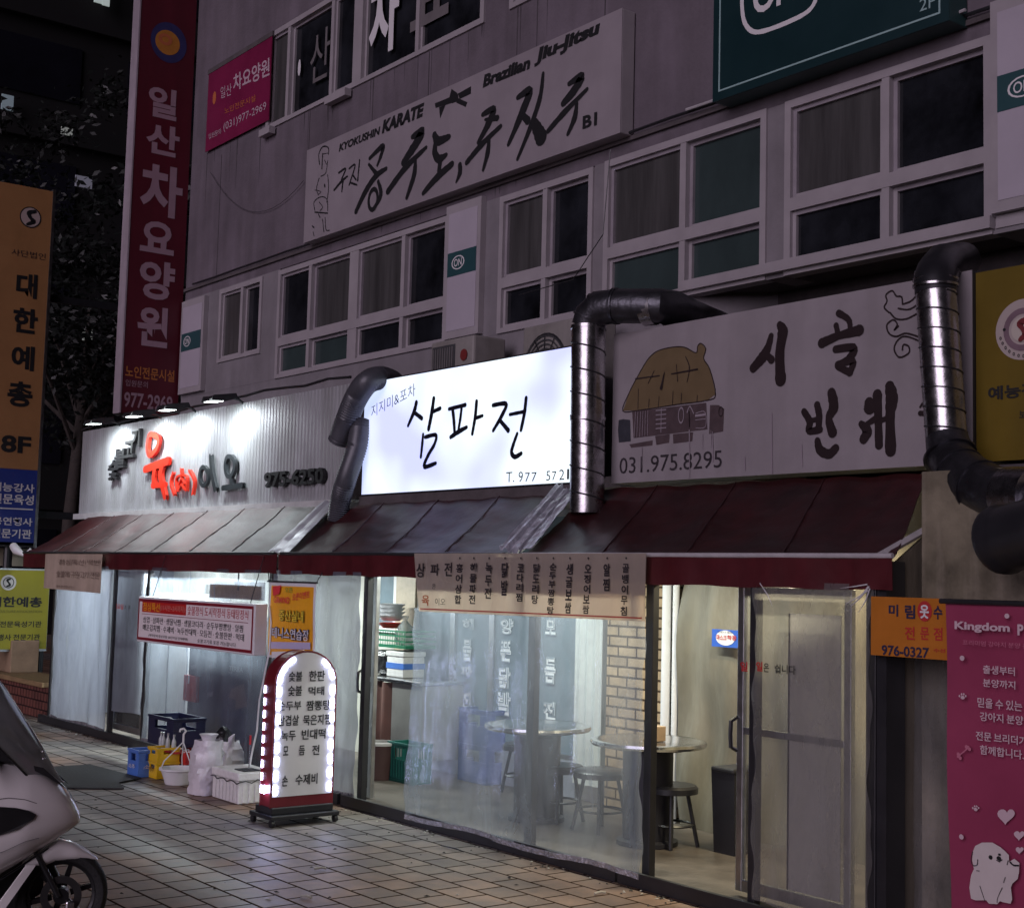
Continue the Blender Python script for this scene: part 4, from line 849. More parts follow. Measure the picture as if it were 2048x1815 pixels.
for s_, x0_, yb_, yt_, x1_ in (('출생부터', 315, 430, 380, 503), ('분양까지', 315, 508, 460, 506), ('믿을 수 있는', 283, 628, 570, 546), ('강아지 분양', 296, 708, 655, 552), ('전문 브리더가', 272, 822, 768, 575), ('함께합니다.', 297, 905, 850, 556)): L.T(b1, s_, x0_, yb_, yt_, x1_, WK, .015)
def heart(x, y, r):
    L.fill(b1, [(x+r*.062*16*math.sin(k*.2618)**3+.1*r*math.cos(k*.2618), y-r*.062*(13*math.cos(k*.2618)-5*math.cos(2*k*.2618)-2*math.cos(3*k*.2618)-math.cos(4*k*.2618))) for k in range(24)], WK)
heart(450, 1268, 52); heart(528, 1382, 32); heart(530, 1470, 24)
def paw(x, y, r):
    L.disc(b1, (x, y), r*.55, r*.4, WK)
    for dx, dy in ((-.7, -.35), (-.25, -.75), (.25, -.75), (.7, -.35)): L.disc(b1, (x+dx*r, y+dy*r), r*.22, r*.26, WK)
for p_ in ((195, 572, 26), (272, 1230, 24)): paw(*p_)
for x_, y_ in ((192, 340), (456, 92), (187, 1392)): L.disc(b1, (x_, y_), 16, 15, WK)
for p_ in ([(168, 920), (185, 905), (215, 880), (230, 862)], ): L.stroke(b1, p_, [14, 8, 8, 14], WK2, sm=3)
for x_, y_ in ((170, 905), (182, 928), (218, 862), (236, 876)): L.disc(b1, (x_, y_), 11, 11, WK2, .004)
PUP = mat('puppy_white', (.62, .56, .55), .6, var=.08)
pup = [(255, 1480), (270, 1445), (310, 1425), (370, 1425), (415, 1450), (445, 1475), (468, 1500), (470, 1540), (500, 1520), (530, 1545), (528, 1600), (520, 1640), (490, 1665), (480, 1690), (488, 1760), (478, 1785), (440, 1778), (415, 1770), (400, 1788), (350, 1785), (335, 1765), (270, 1765), (245, 1755), (235, 1690), (245, 1620), (262, 1580), (252, 1530)]
L.fill(b1, pup, PUP, .004)
for p_, w_ in (([(258, 1480), (250, 1530), (262, 1560), (285, 1555), (288, 1525)], 5), ([(468, 1530), (462, 1555)], 5), ([(400, 1528), (415, 1535), (432, 1525)], 5), ([(420, 1530), (418, 1540)], 4), ([(300, 1680), (320, 1740), (330, 1770)], 4), ([(432, 1690), (405, 1750), (402, 1780)], 4), ([(450, 1630), (440, 1660)], 5), ([(280, 1590), (298, 1592)], 4)): L.stroke(b1, p_, w_, BLACK, lift=.008)
L.disc(b1, (363, 1512), 13, 13, BLACK, .008); L.disc(b1, (412, 1518), 16, 13, BLACK, .008); L.disc(b1, (416, 1496), 10, 7, BLACK, .008); L.stroke(b1, [(480, 1540), (500, 1558), (528, 1560)], 10, BLACK, lift=.008)
L.build('print', t)

# ------------------------------------------------------------------ ducts
def spiral(path, r, pitch, m, n=14, rr=.004):
    A, B = Vector(path[0]), Vector(path[1]); d = (B-A); L = d.length; d.normalize(); a = d.cross(V(0, 1, 0)).normalized(); b = a.cross(d)
    k = int(L/pitch*n); return [A+d*(i/n*pitch)+(a*math.cos(2*math.pi*i/n)+b*math.sin(2*math.pi*i/n))*(r+rr*.4) for i in range(k)]
DY = SY-.24
A = atY(1174, 1022, DY); B = atY(1177, 655, DY); r = .118
t = thing('silver_duct', 'silver spiral exhaust duct standing between the lightbox and the cottage sign', 'duct', A)
f = MB(); f.tube([A, B], r, GALV, 28); f.build('pipe', t, True, angle=30)
f = MB(); f.tube(spiral((A, B), r, .17, GALV), .006, BLACKM, 5); 
for z_ in (0, .5, 1): c = A.lerp(B, z_); f.tube([c+V(0, 0, -.012), c+V(0, 0, .012)], r+.006, GALV, 28)
f.build('seam', t, True)
f = MB(); K = [B+V(0, 0, .012), atY(1182, 632, DY+.0), atY(1200, 616, DY+.02), atY(1232, 612, DY+.06), atY(1322, 612, DY+.2), atY(1345, 618, DY+.32), atY(1400, 640, DY+.75), atY(1440, 655, DY+1.2)]
f.tube(K, [r, r, r+.005, r, r, r+.01, r, r], DUCTK, 22); f.build('elbow', t, True)
f = MB(); f.tube([K[4]+V(-.12, -.04, 0), K[4]+V(-.04, -.01, 0)], r+.006, GALV, 22)
for a_, b_ in ((K[1], K[0]), (K[2], K[1]), (K[3], K[2]), (K[3], K[4])): d_ = (b_-a_).normalized(); f.tube([a_-d_*.006, a_+d_*.006], r+.009, DUCTK, 22)
f.build('clamp', t, True)
DY2 = SY-.26
A = atY(1893, 885, DY2); B = atY(1872, 585, DY2); r2 = .105
t = thing('silver_duct', 'silver spiral exhaust duct crossing the right end of the cottage sign', 'duct', A)
f = MB(); f.tube([A, B], r2, GALV, 28); f.build('pipe', t, True, angle=30)
f = MB(); f.tube(spiral((A, B), r2, .105, GALV), .005, BLACKM, 5); f.build('seam', t, True)
f = MB(); T_ = [B, atY(1871, 572, DY2), atY(1871, 560, DY2+.02), atY(1874, 545, DY2+.08), atY(1888, 528, DY2+.25), atY(1925, 520, DY2+.8)]
f.tube(T_, [r2+.004, r2+.004, r2+.008, r2+.006, r2+.008, r2], mat('duct_shaded', (.025, .025, .03), .4, .4, var=.3), 22)  # elbow coloured near black to stand in for the shade under the ledge
for i in (1, 2, 3): f.tube([T_[i]+V(0, 0, -.006), T_[i]+V(0, 0, .006)], r2+.014, GALV, 22)
f.build('upper_elbow', t, True)
f = MB(); T_ = [A+V(0, 0, .03), atY(1900, 912, DY2-.02), atY(1920, 945, DY2-.08), atY(1960, 972, DY2-.16), atY(2012, 992, DY2-.22), atY(2120, 1020, DY2-.3)]
f.tube(T_, [r2+.002, .12, .13, .13, .125, .122], DUCTK, 24)
for i_ in (1, 2, 3): d_ = (T_[i_+1]-T_[i_-1]).normalized(); f.tube([T_[i_]-d_*.006, T_[i_]+d_*.006], .138, DUCTK, 24)
f.build('lower_elbow', t, True)
f = MB(); f.tube([T_[4]+V(.02, -.006, 0), T_[4]+V(.2, -.05, -.01)], .142, GALV, 24); f.build('collar', t, True)
c = atY(2028, 1080, TY-.1)
D_ = V(.93, -.3, .16).normalized(); c = c+V(-.07, 0, 0); f = MB()
f.tube([c-D_*.012, c-D_*.006, c, c+D_*.03, c+D_*.06, c+D_*.1, c+D_*.5], [.1, .14, .155, .16, .148, .145, .145], BLACKM, 30)
t = f.build('exhaust_pipe', smooth=True); tag(t, 'round black duct end below the right duct elbow', 'duct')
def hose(P, r, label):
    n = 90; Q = []
    for i in range(n+1):
        s = i/n*(len(P)-1); k = min(int(s), len(P)-2); tt = s-k; a0, a1, a2, a3 = P[max(k-1, 0)], P[k], P[k+1], P[min(k+2, len(P)-1)]
        Q.append(.5*((2*a1)+(a2-a0)*tt+(2*a0-5*a1+4*a2-a3)*tt*tt+(3*a1-a0-3*a2+a3)*tt**3))
    t = thing('corrugated_hose', label, 'hose', Q[-1]); h = MB(); h.tube(Q, [r*(1+(.045 if i % 2 else -.045)) for i in range(n+1)], mat('hose_grey', (.085, .085, .1), .4, .2, var=.3, vs=8), 18, caps=False); h.build('body', t, True, angle=70)
    d = (Q[-1]-Q[-2]).normalized(); c_ = MB(); c_.tube([Q[-1]-d*.06, Q[-1]-d*.055], r*.93, BLACK, 18); c_.build('opening', t)
h5 = Pl('Y', SY-.2, (560, 600), 2.92); hY = lambda x, y, dy=0: atY(560+x/2.92, 600+y/2.92, SY-.2+dy)
hose([hY(660, 480, .35), hY(590, 455, .15), hY(510, 480), hY(445, 570), hY(395, 690), hY(345, 830)], .1, 'black corrugated hose bent downward with open end beside the lightbox')
hose([hY(470, 700, .1), hY(450, 850, .06), hY(395, 1020), hY(355, 1160), hY(335, 1290)], .09, 'black corrugated hose running down to the awning behind the open-ended hose')

# air conditioners on the flat roof behind the lightbox
f = MB(); f.box((-15.9, SY+.25, 2.42), (-6.2, BY-.001, 2.5), CONC); tag(f.build('roof_slab'), 'flat dark roof slab added behind the shop signs against light leaks', 'roof')  # unseen slab, added to stop stall light leaking upward
f = MB()
for x0_, x1_ in ((-10.2, -7.95),): f.box((x0_, SY+.28, 2.501), (x1_, BY-.05, 3.28), mat('rack_dark', (.05, .05, .055), .6)); tag(f.build('equipment_plinth'), 'dark plinth carrying the outdoor units behind the lightbox', 'plinth')
def ac(x0, x1, z1, label, kind):
    t = thing('air_conditioner', label, 'air conditioner', ((x0+x1)/2, SY+.35, 3.285)); y0, y1 = SY+.32, SY+.66
    f = MB(); f.box((x0, y0, 3.285), (x1, y1, z1), mat('ac_beige', (.3, .28, .27), .5, var=.2, streak=.2)); f.build('casing', t, bevel=.02)
    w_ = x1-x0
    if kind:
        g_ = MB(); c = ((x0+x1)/2-.08, y0-.004, z1-.34); g_.lathe((c[0], c[1], c[2]), [(.25, -.012), (.262, .0)], BLACKM, 32, 1)
        for k in range(7): g_.lathe((c[0], c[1], c[2]), [(.03+k*.034, -.006), (.042+k*.034, -.006)], mat('grille_dark', (.06, .06, .065), .5), 32, 1)
        for k in range(12): an = k*math.pi/6; g_.tube([(c[0], c[1]-.008, c[2]), (c[0]+.25*math.cos(an), c[1]-.008, c[2]+.25*math.sin(an))], .004, BLACKM, 5)
        g_.build('fan_grille', t, True); b_ = MB(); b_.box((x1-.2, y0-.006, z1-.3), (x1-.07, y0-.001, z1-.25), BLACKM); b_.build('badge', t, bevel=.01)
    else:
        g_ = MB(); g_.box((x0+.03, y0-.004, z1-.36), (x0+.37, y0-.001, z1-.05), mat('grille_dark', (.06, .06, .065), .5))
        for k in range(9): g_.box((x0+.05+k*.035, y0-.012, z1-.35), (x0+.062+k*.035, y0-.005, z1-.07), mat('ac_slat', (.16, .15, .15), .5))
        g_.build('grille', t); b_ = MB(); b_.lathe((x1-.13, y0-.005, z1-.16), [(0, -.004), (.05, -.004), (.05, .0)], mat('badge_red', (.2, .03, .03), .4), 20, 1); b_.build('emblem', t)
aA, aB = atY(862, 692, SY+.32), atY(948, 668, SY+.32); ac(aA.x, aB.x, aB.z, 'small outdoor unit with dark grille and round red emblem behind the lightbox', 0)
aA, aB = atY(1046, 655, SY+.32), atY(1150, 634, SY+.32); ac(aA.x, aB.x+.1, aB.z, 'larger outdoor unit with round fan grille above the lightbox corner', 1)

# ------------------------------------------------------------------ inside the stalls
IY = BY-.1
def X7(px): return atY(px, 1300, IY).x
# back walls
f = MB(); f.box((-15.95, IY, .061), (X7(733), IY+.08, 2.36), INNER); tag(f.build('shop_wall'), 'pale wall at the back of the left stall', 'wall')
t = thing('glazed_shopfront', 'shopfront of glass doors with white outlined menu letters behind vinyl curtain', 'shopfront', (X7(1000), IY, .06))
x0, x1 = X7(838), X7(1165)
f = MB(); f.box((X7(733), IY+.02, .061), (x1+.6, IY+.08, 2.36), INNER); f.build('wall', t)
f = MB(); f.box((x0, IY-.05, .061), (x1, IY+.018, .35), mat('kick_panel', (.32, .34, .38), .5)); f.build('kick_panel', t)
for k in range(4):
    a_, b_ = x0+(x1-x0)*k/4, x0+(x1-x0)*(k+1)/4
    f = MB(); f.box((a_, IY-.04, .35), (a_+.035, IY+.0, 2.3), ALU); f.box((b_-.035, IY-.04, .35), (b_, IY+.0, 2.3), ALU); f.box((a_+.035, IY-.04, .351), (b_-.035, IY, .39), ALU); f.box((a_+.035, IY-.04, 2.25), (b_-.035, IY, 2.3), ALU); o_ = f.build('door_frame', t)
    q = MB(); q.box((a_+.035, IY-.02, .39), (b_-.035, IY-.012, 2.25), mat('door_glass_grey', (.2, .26, .3), .15, var=.3, vs=1.5)); q.build('pane', o_)
L = MB(); lp5 = Pl('Y', IY-.03, (820, 1090), 4.088); OUTW = mat('outline_white', (.93, .95, .95), .4, var=0); INL = mat('outline_fill', (.25, .31, .35), .4, var=0)
for ch, a_, yt_, b_, yb_ in (('해', 430, 595, 520, 690), ('물', 432, 760, 502, 945), ('파', 415, 980, 510, 1070), ('전', 410, 1190, 496, 1330), ('양', 740, 595, 845, 725), ('푼', 740, 770, 826, 950), ('닭', 725, 990, 822, 1165), ('발', 716, 1190, 822, 1385), ('모', 1108, 600, 1192, 730), ('듬', 1100, 910, 1190, 1125), ('전', 1088, 1270, 1190, 1420), ('문', 1410, 640, 1490, 770), ('어', 1395, 870, 1480, 955), ('삼', 1390, 1070, 1475, 1180), ('합', 1370, 1270, 1460, 1390)):
    L.T(lp5, ch, a_, yb_, yt_, b_, OUTW, .045, 0, .003); L.T(lp5, ch, a_, yb_, yt_, b_, INL, -.012, 0, .008)
L.build('lettering', t)
f = MB(); f.slab(lambda u, v: V(X7(1168)+(X7(1222)-X7(1168))*u, IY-.09+.012*math.sin(u*22), .2+2.1*v), 20, 2, V(0, .004, 0), mat('pale_curtain', (.6, .62, .6), .6, var=.15)); tag(f.build('curtain', smooth=True), 'pale hanging curtain between lettered glass doors and the tan brick pillar', 'curtain')
f = MB(); f.box((X7(1226), IY-.06, .061), (X7(1347), IY+.08, 2.36), BRICK_T); tag(f.build('brick_pillar'), 'tan brick pillar inside the stalls behind the second table', 'pillar')
f = MB(); f.tube([(X7(1352), IY-.1, .061), (X7(1352)+.005, IY-.1, 2.34)], .035, WHITEP, 12); tag(f.build('drain_pipe', smooth=True), 'thicker white upright drain pipe touching the brick pillar', 'pipe')
f = MB(); f.tube([(X7(1367), IY-.08, .061), (X7(1367), IY-.08, 2.34)], .025, WHITEP, 12); tag(f.build('drain_pipe', smooth=True), 'thinner white drain pipe beside the wrinkled beige tarpaulin', 'pipe')
rnd = random.Random(4)
f = MB(); xa, xb = X7(1376), -4.37
f.slab(lambda u, v: V(xa+(xb-xa)*u, IY-.06-.07*abs(math.sin(u*9+.4*math.sin(v*4)))-.025*math.sin(u*31+v*5)-.022*math.sin(v*13+u*8)-.012*math.sin(u*57-v*9), .061+2.29*v), 70, 26, V(0, .005, 0), TARP); tag(f.build('tarp_wall', smooth=True), 'wrinkled beige tarpaulin wall inside the right stall', 'tarp')
f = MB(); f.prism([V(-4.385, TY+.1, .061), V(-4.385, BY-.05, .061), V(-4.385, BY-.05, 2.3), V(-4.385, SY+.05, 2.3), V(-4.385, TY+.1, 1.86)], V(.025, 0, 0), TARP); tag(f.build('side_wall'), 'beige end wall closing the right stall', 'wall')
f = MB(); f.grid(lambda u, v: V(-15.94, TY+.06+(BY-.12-TY)*u, .07+(min(2.3, 1.83+.55*u*(BY-.12-TY))-.07)*v), 8, 8, MILK); tag(f.build('end_sheet'), 'milky vinyl sheet closing the left end of the left stall', 'sheet')
# sticker
pt = Pl('Y', IY-.225); a = pt.at(1424, 1257); b = pt.at(1470, 1295)
t = thing('mask_notice', 'small blue and white mask notice on the beige tarpaulin', 'notice', (a.x, IY-.22, b.z)); f = MB(); f.box((a.x, IY-.225, b.z), (b.x+.06, IY-.22, a.z), mat('notice_blue', (.03, .1, .45), .4, var=0)); f.build('card', t)
L = MB(); L.disc(pt, (1451, 1275), 26, 15, WHITEINK, .002); L.T(pt, '마스크', 1434, 1279, 1268, 1454, RK, .02, 0, .005); L.T(pt, '착용', 1455, 1279, 1269, 1474, RK, .02, 0, .005); L.T(pt, '코로나 예방', 1436, 1265, 1260, 1466, NV, 0, 0, .005); L.build('print', t)
# fluorescent tubes
def tube(x0, x1, y, z, m, label, e, col):
    t = thing('fluorescent_lamp', label, 'lamp', ((x0+x1)/2, y, z))
    f = MB(); f.box((x0, y-.03, z+.025), (x1, y+.03, z+.05), WHITEP); f.build('batten', t)
    f = MB(); f.tube([(x0+.02, y, z), (x1-.02, y, z)], .016, m, 8); f.build('tube', t, True)
    lamp('AREA', 'tube_light', ((x0+x1)/2, y, z-.03), e, col, (0, 0, -1), t, shape='RECTANGLE', size=x1-x0, size_y=.08, spread=R(178))
tube(-13.6, -12.4, TY+.3, 1.97, TUBE_W, 'bright white tube lamp near the front of the left stall', 80, (.9, 1, .97))
tube(-12.0, -10.9, TY+.34, 1.97, TUBE_W, 'white tube lamp over the refrigerator in the left stall', 62, (.9, 1, .97))
tube(-15.2, -14.2, TY+.9, 2.1, TUBE_W, 'white tube lamp at the far left inside the left stall', 44, (.85, .95, 1))
tube(-8.9, -7.7, TY+.5, 2.05, TUBE_W, 'greenish white tube lamp over the sink in the middle stall', 30, (.9, 1, .9))
tube(-7.3, -6.4, TY+.55, 2.08, TUBE_W, 'white tube lamp over the round tables', 22, (.95, 1, .9))
tube(-5.9, -5.0, TY+.75, 2.12, TUBE_Y, 'warm tube lamp inside the right stall', 36, (1, .86, .56))
# left stall: refrigerator, pale cabinet, fire box
xa, xb = atY(372, 1430, TY+.12).x, atY(522, 1430, TY+.12).x
t = thing('refrigerator', 'dark blue refrigerator behind crates with faded stickers', 'refrigerator', (xa, TY+.1, .06)); fy = TY+.12
f = MB(); f.box((xa, fy, .061), (xb, fy+.5, 1.32), mat('fridge_navy', (.05, .055, .085), .35, var=.3, vs=2)); f.build('body', t, bevel=.02)
L = MB(); fp_ = Pl('Y', fy-.002, (230, 1160), 6.194); L.T(fp_, 'TERRA', 1415, 1115, 1055, 1590, mat('ink_dim', (.3, .32, .33), .5, var=0), .02); L.T(fp_, '맥주', 1405, 1150, 1128, 1460, mat('ink_dim', (.3, .32, .33), .5, var=0))
for pts_ in ([(940, 1060), (1005, 1035), (1015, 1085), (950, 1105)], [(1165, 1050), (1235, 1030), (1255, 1080), (1180, 1110)], [(1145, 1400), (1220, 1375), (1215, 1435), (1155, 1445)]): L.fill(fp_, pts_, mat('sticker_grey', (.2, .2, .23), .5))
L.fill(fp_, [(1440, 1350), (1600, 1275), (1640, 1560), (1490, 1600), (1500, 1480), (1415, 1450)], mat('sticker_tan', (.17, .14, .14), .5)); L.build('sticker', t)
f = MB(); a_ = fp_.at(880, 1480); b_ = fp_.at(1050, 1190); f.box((a_.x, fy-.035, a_.z), (b_.x, fy-.001, b_.z), mat('box_red', (.3, .015, .03), .4)); f.box((a_.x+.1, fy-.04, a_.z+.16), (a_.x+.13, fy-.036, a_.z+.24), WHITEINK); tag(f.build('fire_box', bevel=.004), 'small red wall box fixed beside the dark refrigerator', 'box')
xa, xb = atY(296, 1400, TY+.5).x, atY(372, 1400, TY+.5).x
t = thing('pale_cabinet', 'pale grey metal cabinet left of the refrigerator inside the left stall', 'cabinet', (xa, TY+.5, .06)); f = MB(); f.box((xa, TY+.5, .061), (xb, TY+.95, 1.5), mat('cabinet_grey', (.42, .43, .45), .4, var=.15)); f.build('body', t, bevel=.01); f = MB(); f.box(((xa+xb)/2-.006, TY+.492, .12), ((xa+xb)/2+.006, TY+.499, 1.45), BLACKM); f.build('door_gap', t)
f = MB(); a_ = atY(420, 1160, TY+.02); b_ = atY(527, 1196, TY+.02); f.box((a_.x, TY+.02, b_.z-.02), (b_.x, TY+.032, a_.z), CARD); tag(f.build('cardboard_sheet'), 'brown cardboard sheet behind the red framed menu sign', 'cardboard')
for px, z0_, lb in ((323, 1.6, 'short black strap hanging near the bright tube left of the cardboard sheet'), (478, 1.58, 'short black strap hanging in front of the cardboard sheet')):
    f = MB(); xx = atY(px, 1150, TY+.01).x; f.box((xx-.008, TY+.003, z0_), (xx+.008, TY+.01, VZ), BLACKM); tag(f.build('hanging_strap'), lb, 'strap')

# middle stall opening: window, tiles, sink, crates
def P(px, py, z=.062): return atZ(px, py, z)
xa, xb = atY(744, 1200, IY-.02).x, atY(790, 1200, IY-.02).x
t = thing('kitchen_window', 'white framed window at the back of the open doorway', 'window', (xa, IY, 1.2)); f = MB(); z0_ = atY(760, 1262, IY).z; f.box((xa-.05, IY-.04, z0_), (xa, IY+.018, 2.3), WHITEP); f.box((xb, IY-.04, z0_), (xb+.07, IY+.018, 2.3), WHITEP); f.box((xa, IY-.04, z0_), (xb, IY+.018, z0_+.05), WHITEP); f.build('frame', t)
f = MB(); f.box((xa, IY-.01, z0_+.05), (xb, IY+.01, 2.3), mat('door_glass_grey', (.2, .26, .3))); f.build('pane', t)
f = MB(); f.box((xb+.075, IY-.06, .061), (X7(838), IY+.018, 2.35), TILE); f.box((xb+.075, IY-.063, 1.28), (X7(838), IY-.061, 1.29), BLACKM); tag(f.build('tiled_pillar'), 'beige tiled pillar beside the white framed kitchen window', 'pillar')
SYK = TY+1.0
xa, xb = atY(738, 1400, SYK).x, atY(838, 1400, SYK).x; zt = atY(790, 1357, SYK).z
t = thing('sink_counter', 'steel counter with brown side cloth inside the open doorway', 'counter', (xa, SYK, .06))
f = MB(); f.box((xa-.1, SYK, zt-.035), (xb+.02, SYK+.47, zt), STEEL); f.build('top', t, bevel=.008)
xm = atY(778, 1400, SYK).x
f = MB(); f.box((xm, SYK+.03, .2), (xb, SYK+.46, zt-.036), mat('steel_dull', (.42, .41, .39), .4, .6, var=.2, vs=3)); f.build('cabinet', t)
f = MB(); f.slab(lambda u, v: V(xa-.1+(xm-xa+.09)*u, SYK+.02+.02*math.sin(u*14), .16+(zt-.2)*v), 14, 4, V(0, .01, 0), mat('cloth_brown', (.12, .05, .04), .7, var=.3)); f.build('cloth', t, True)
for xx in (xa-.06, xb-.04):
    f = MB(); f.tube([(xx, SYK+.06, .062), (xx, SYK+.06, .2)], .018, STEEL, 8); f.build('leg', t, True)
def crate(name, label, x0, y0, z0, wd, dp, h, m, group=None, rows=1, text=None, tm=None, tz=.5, ribs=0, th=.014, parent_t=None):
    t = thing(name, label, 'crate', (x0+wd/2, y0+dp/2, z0), group)
    f = MB(); f.box((x0, y0, z0), (x0+wd, y0+dp, z0+.016), m)
    for k in range(rows):
        a_, b_ = z0+.017+k*(h-.017)/rows, z0+.017+(k+1)*(h-.017)/rows-.001; hh = b_-a_; c0, c1 = a_+hh*.55, a_+hh*.85
        for (ax, s0, s1, fx0, fx1) in (('x', x0, x0+wd, y0, y0+th), ('x', x0, x0+wd, y0+dp-th, y0+dp), ('y', y0+th, y0+dp-th, x0, x0+th), ('y', y0+th, y0+dp-th, x0+wd-th, x0+wd)):
            ln = s1-s0
            for (u0, u1, v0, v1) in ((0, 1, a_, c0), (0, .26, c0, c1), (.74, 1, c0, c1), (0, 1, c1, b_)):
                q0, q1 = s0+ln*u0, s0+ln*u1
                if ax == 'x': f.box((q0, fx0, v0), (q1, fx1, v1), m)
                else: f.box((fx0, q0, v0), (fx1, q1, v1), m)
        f.box((x0-.006, y0-.006, b_-.02), (x0+wd+.006, y0-.001, b_), m); f.box((x0+wd+.001, y0-.006, b_-.02), (x0+wd+.006, y0+dp+.006, b_), m)
    for k in range(ribs):
        xx = x0+wd*(k+.5)/ribs; f.box((xx-.006, y0-.006, z0+.03), (xx+.006, y0-.0005, z0+h-.03), m); yy = y0+dp*(k+.5)/ribs; f.box((x0+wd+.0005, yy-.006, z0+.03), (x0+wd+.006, yy+.006, z0+h-.03), m)
    f.build('body', t, bevel=.003)
    if text:
        L = MB(); L.text(text, V(x0+wd*.2, y0-.001, z0+h*tz), V(wd*.6, 0, 0), V(0, 0, h*.16), V(0, -1, 0), tm, .01, 0, .008); L.text(text, V(x0+wd, y0+dp*.2, z0+h*tz), V(0, dp*.6, 0), V(0, 0, h*.16), V(1, 0, 0), tm, .01, 0, .008); L.build('lettering', t)
    return t
# items on the counter
b = atY(768, 1357, SYK); 
t = thing('foam_box', 'white foam box with blue tape on the steel counter', 'box', (b.x+.3, SYK+.2, zt)); xa_ = atY(773, 1340, SYK+.1).x
f = MB(); f.box((xa_, SYK+.1, zt+.001), (xa_+.27, SYK+.32, zt+.18), FOAM); f.box((xa_-.008, SYK+.092, zt+.181), (xa_+.278, SYK+.328, zt+.225), FOAM); f.build('body', t, bevel=.008)
f = MB(); f.box((xa_-.004, SYK+.096, zt+.075), (xa_+.274, SYK+.324, zt+.125), BLUP); f.build('tape', t)
f = MB(); f.box((xa_-.32, SYK+.12, zt+.001), (xa_-.03, SYK+.4, zt+.22), mat('bag_black', (.015, .015, .017), .25, var=.3, bump=.9, bs=12)); tag(f.build('black_bundle', bevel=.05), 'shiny black bundle beside the foam box on the counter', 'bundle')
t = thing('green_basket', 'green slotted plastic basket stacked above the black bundle', 'basket', (xa_-.1, SYK+.25, zt+.26)); f = MB()
bx0, bx1, bz = atY(742, 1290, SYK+.1).x, atY(811, 1290, SYK+.1).x, zt+.252
f.box((bx0, SYK+.1, bz), (bx1, SYK+.42, bz+.012), GRNP)
for z_ in (.013, .055, .1, .14): 
    f.box((bx0, SYK+.1, bz+z_), (bx1, SYK+.108, bz+z_+.014), GRNP); f.box((bx1-.008, SYK+.109, bz+z_), (bx1, SYK+.42, bz+z_+.014), GRNP); f.box((bx0, SYK+.412, bz+z_), (bx1-.009, SYK+.42, bz+z_+.014), GRNP)
for k in range(15): xx = bx0+(bx1-bx0)*k/14.6; f.box((xx, SYK+.0985, bz), (xx+.008, SYK+.0995, bz+.15), GRNP)
f.build('body', t)
for (dx, zz, m_, lb, r_) in ((.1, bz+.16, REDP, 'red bowl in the green basket', .12), (.1, bz+.225, WHITEP, 'stack of white dishes above the red bowl', .13)):
    f = MB(); 
    for k in range(1 if m_ is REDP else 4): f.lathe((bx0+dx, SYK+.24, zz+k*.035), [(0, 0), (r_*.6, .002), (r_, .05), (r_-.008, .05), (r_*.58, .012), (0, .01)], m_, 20)
    tag(f.build('bowl', smooth=True), lb, 'bowl')
f = MB(); f.lathe((bx0+.36, SYK+.22, bz+.02), [(0, 0), (.08, .01), (.09, .1), (.06, .17), (.02, .22), (.035, .26), (.0, .25)], vinyl('bag_clear', .55, (.95, .95, .95), (.7, .7, .7), .12, .1, 12, .8), 14); tag(f.build('clear_bag', smooth=True), 'translucent knotted plastic bag in the green basket', 'bag')
c = P(757, 1556); t = thing('waste_bin', 'round dark brown bin with pale rim on the doorway floor', 'bin', c); f = MB(); f.lathe(c, [(0, 0), (.125, 0), (.15, .28), (.14, .28), (.115, .02), (0, .02)], mat('bin_brown', (.06, .03, .03), .4), 24); f.build('body', t, True); f = MB(); f.lathe(c+V(0, 0, .281), [(.155, 0), (.155, .02), (.1, .025), (.1, .0)], mat('rim_pale', (.45, .43, .42), .4), 24); f.build('rim', t, True)
c = P(778, 1558); crate('teal_crate', 'tall teal slatted crate standing behind the vinyl curtain edge', c.x, c.y-.02, .062, .36, .2, .32, TEALP, ribs=9)

# round steel tables and stools
TOPM = mat('table_steel', (.7, .7, .7), .18, 1, var=.1, vs=20); DRUM = mat('drum_dark', (.03, .03, .038), .45, .3, var=.3)
def table(px, py, label):
    c = atZ(px, py, .72); t = thing('round_table', label, 'table', (c.x, c.y, .062), 'round steel tables in the stalls')
    f = MB(); f.lathe((c.x, c.y, .0), [(0, .722), (.33, .722), (.352, .727), (.375, .722), (.38, .705), (.37, .69), (.3, .688), (0, .688)], TOPM, 40); f.build('top', t, True)
    f = MB(); f.lathe((c.x, c.y, 0), [(.26, .687), (.26, .67), (.165, .655), (.16, .1), (.2, .09), (.2, .063), (0, .063)], DRUM, 28); f.build('drum_base', t, True)
    return c
tc1 = table(1297, 1480, 'round steel table half outside the curtain edge in the right doorway'); tc2 = table(1076, 1449, 'round steel table seen through the middle of the vinyl curtain')
def stool(x, y, label, h=.45, r=.17):
    t = thing('bar_stool', label, 'stool', (x, y, .062), 'round dark stools by the steel tables'); f = MB(); f.lathe((x, y, 0), [(0, h), (r*.9, h), (r, h-.015), (r, h-.05), (r*.8, h-.055), (0, h-.055)], mat('stool_seat', (.02, .02, .024), .35), 24); f.build('seat', t, True)
    for k in range(4):
        a_ = math.pi/4+k*math.pi/2; f = MB(); f.tube([(x+r*.6*math.cos(a_), y+r*.6*math.sin(a_), h-.056), (x+r*1.0*math.cos(a_), y+r*1.0*math.sin(a_), .063)], .013, BLACKM, 8); f.build('leg', t, True)
    f = MB(); f.lathe((x, y, .2), [(r*.82, -.008), (r*.86, 0), (r*.82, .008), (r*.78, 0), (r*.82, -.008)], BLACKM, 20); f.build('foot_ring', t, True)
c = P(1342, 1690); stool(c.x, c.y, 'dark round stool in the right doorway below the steel table')
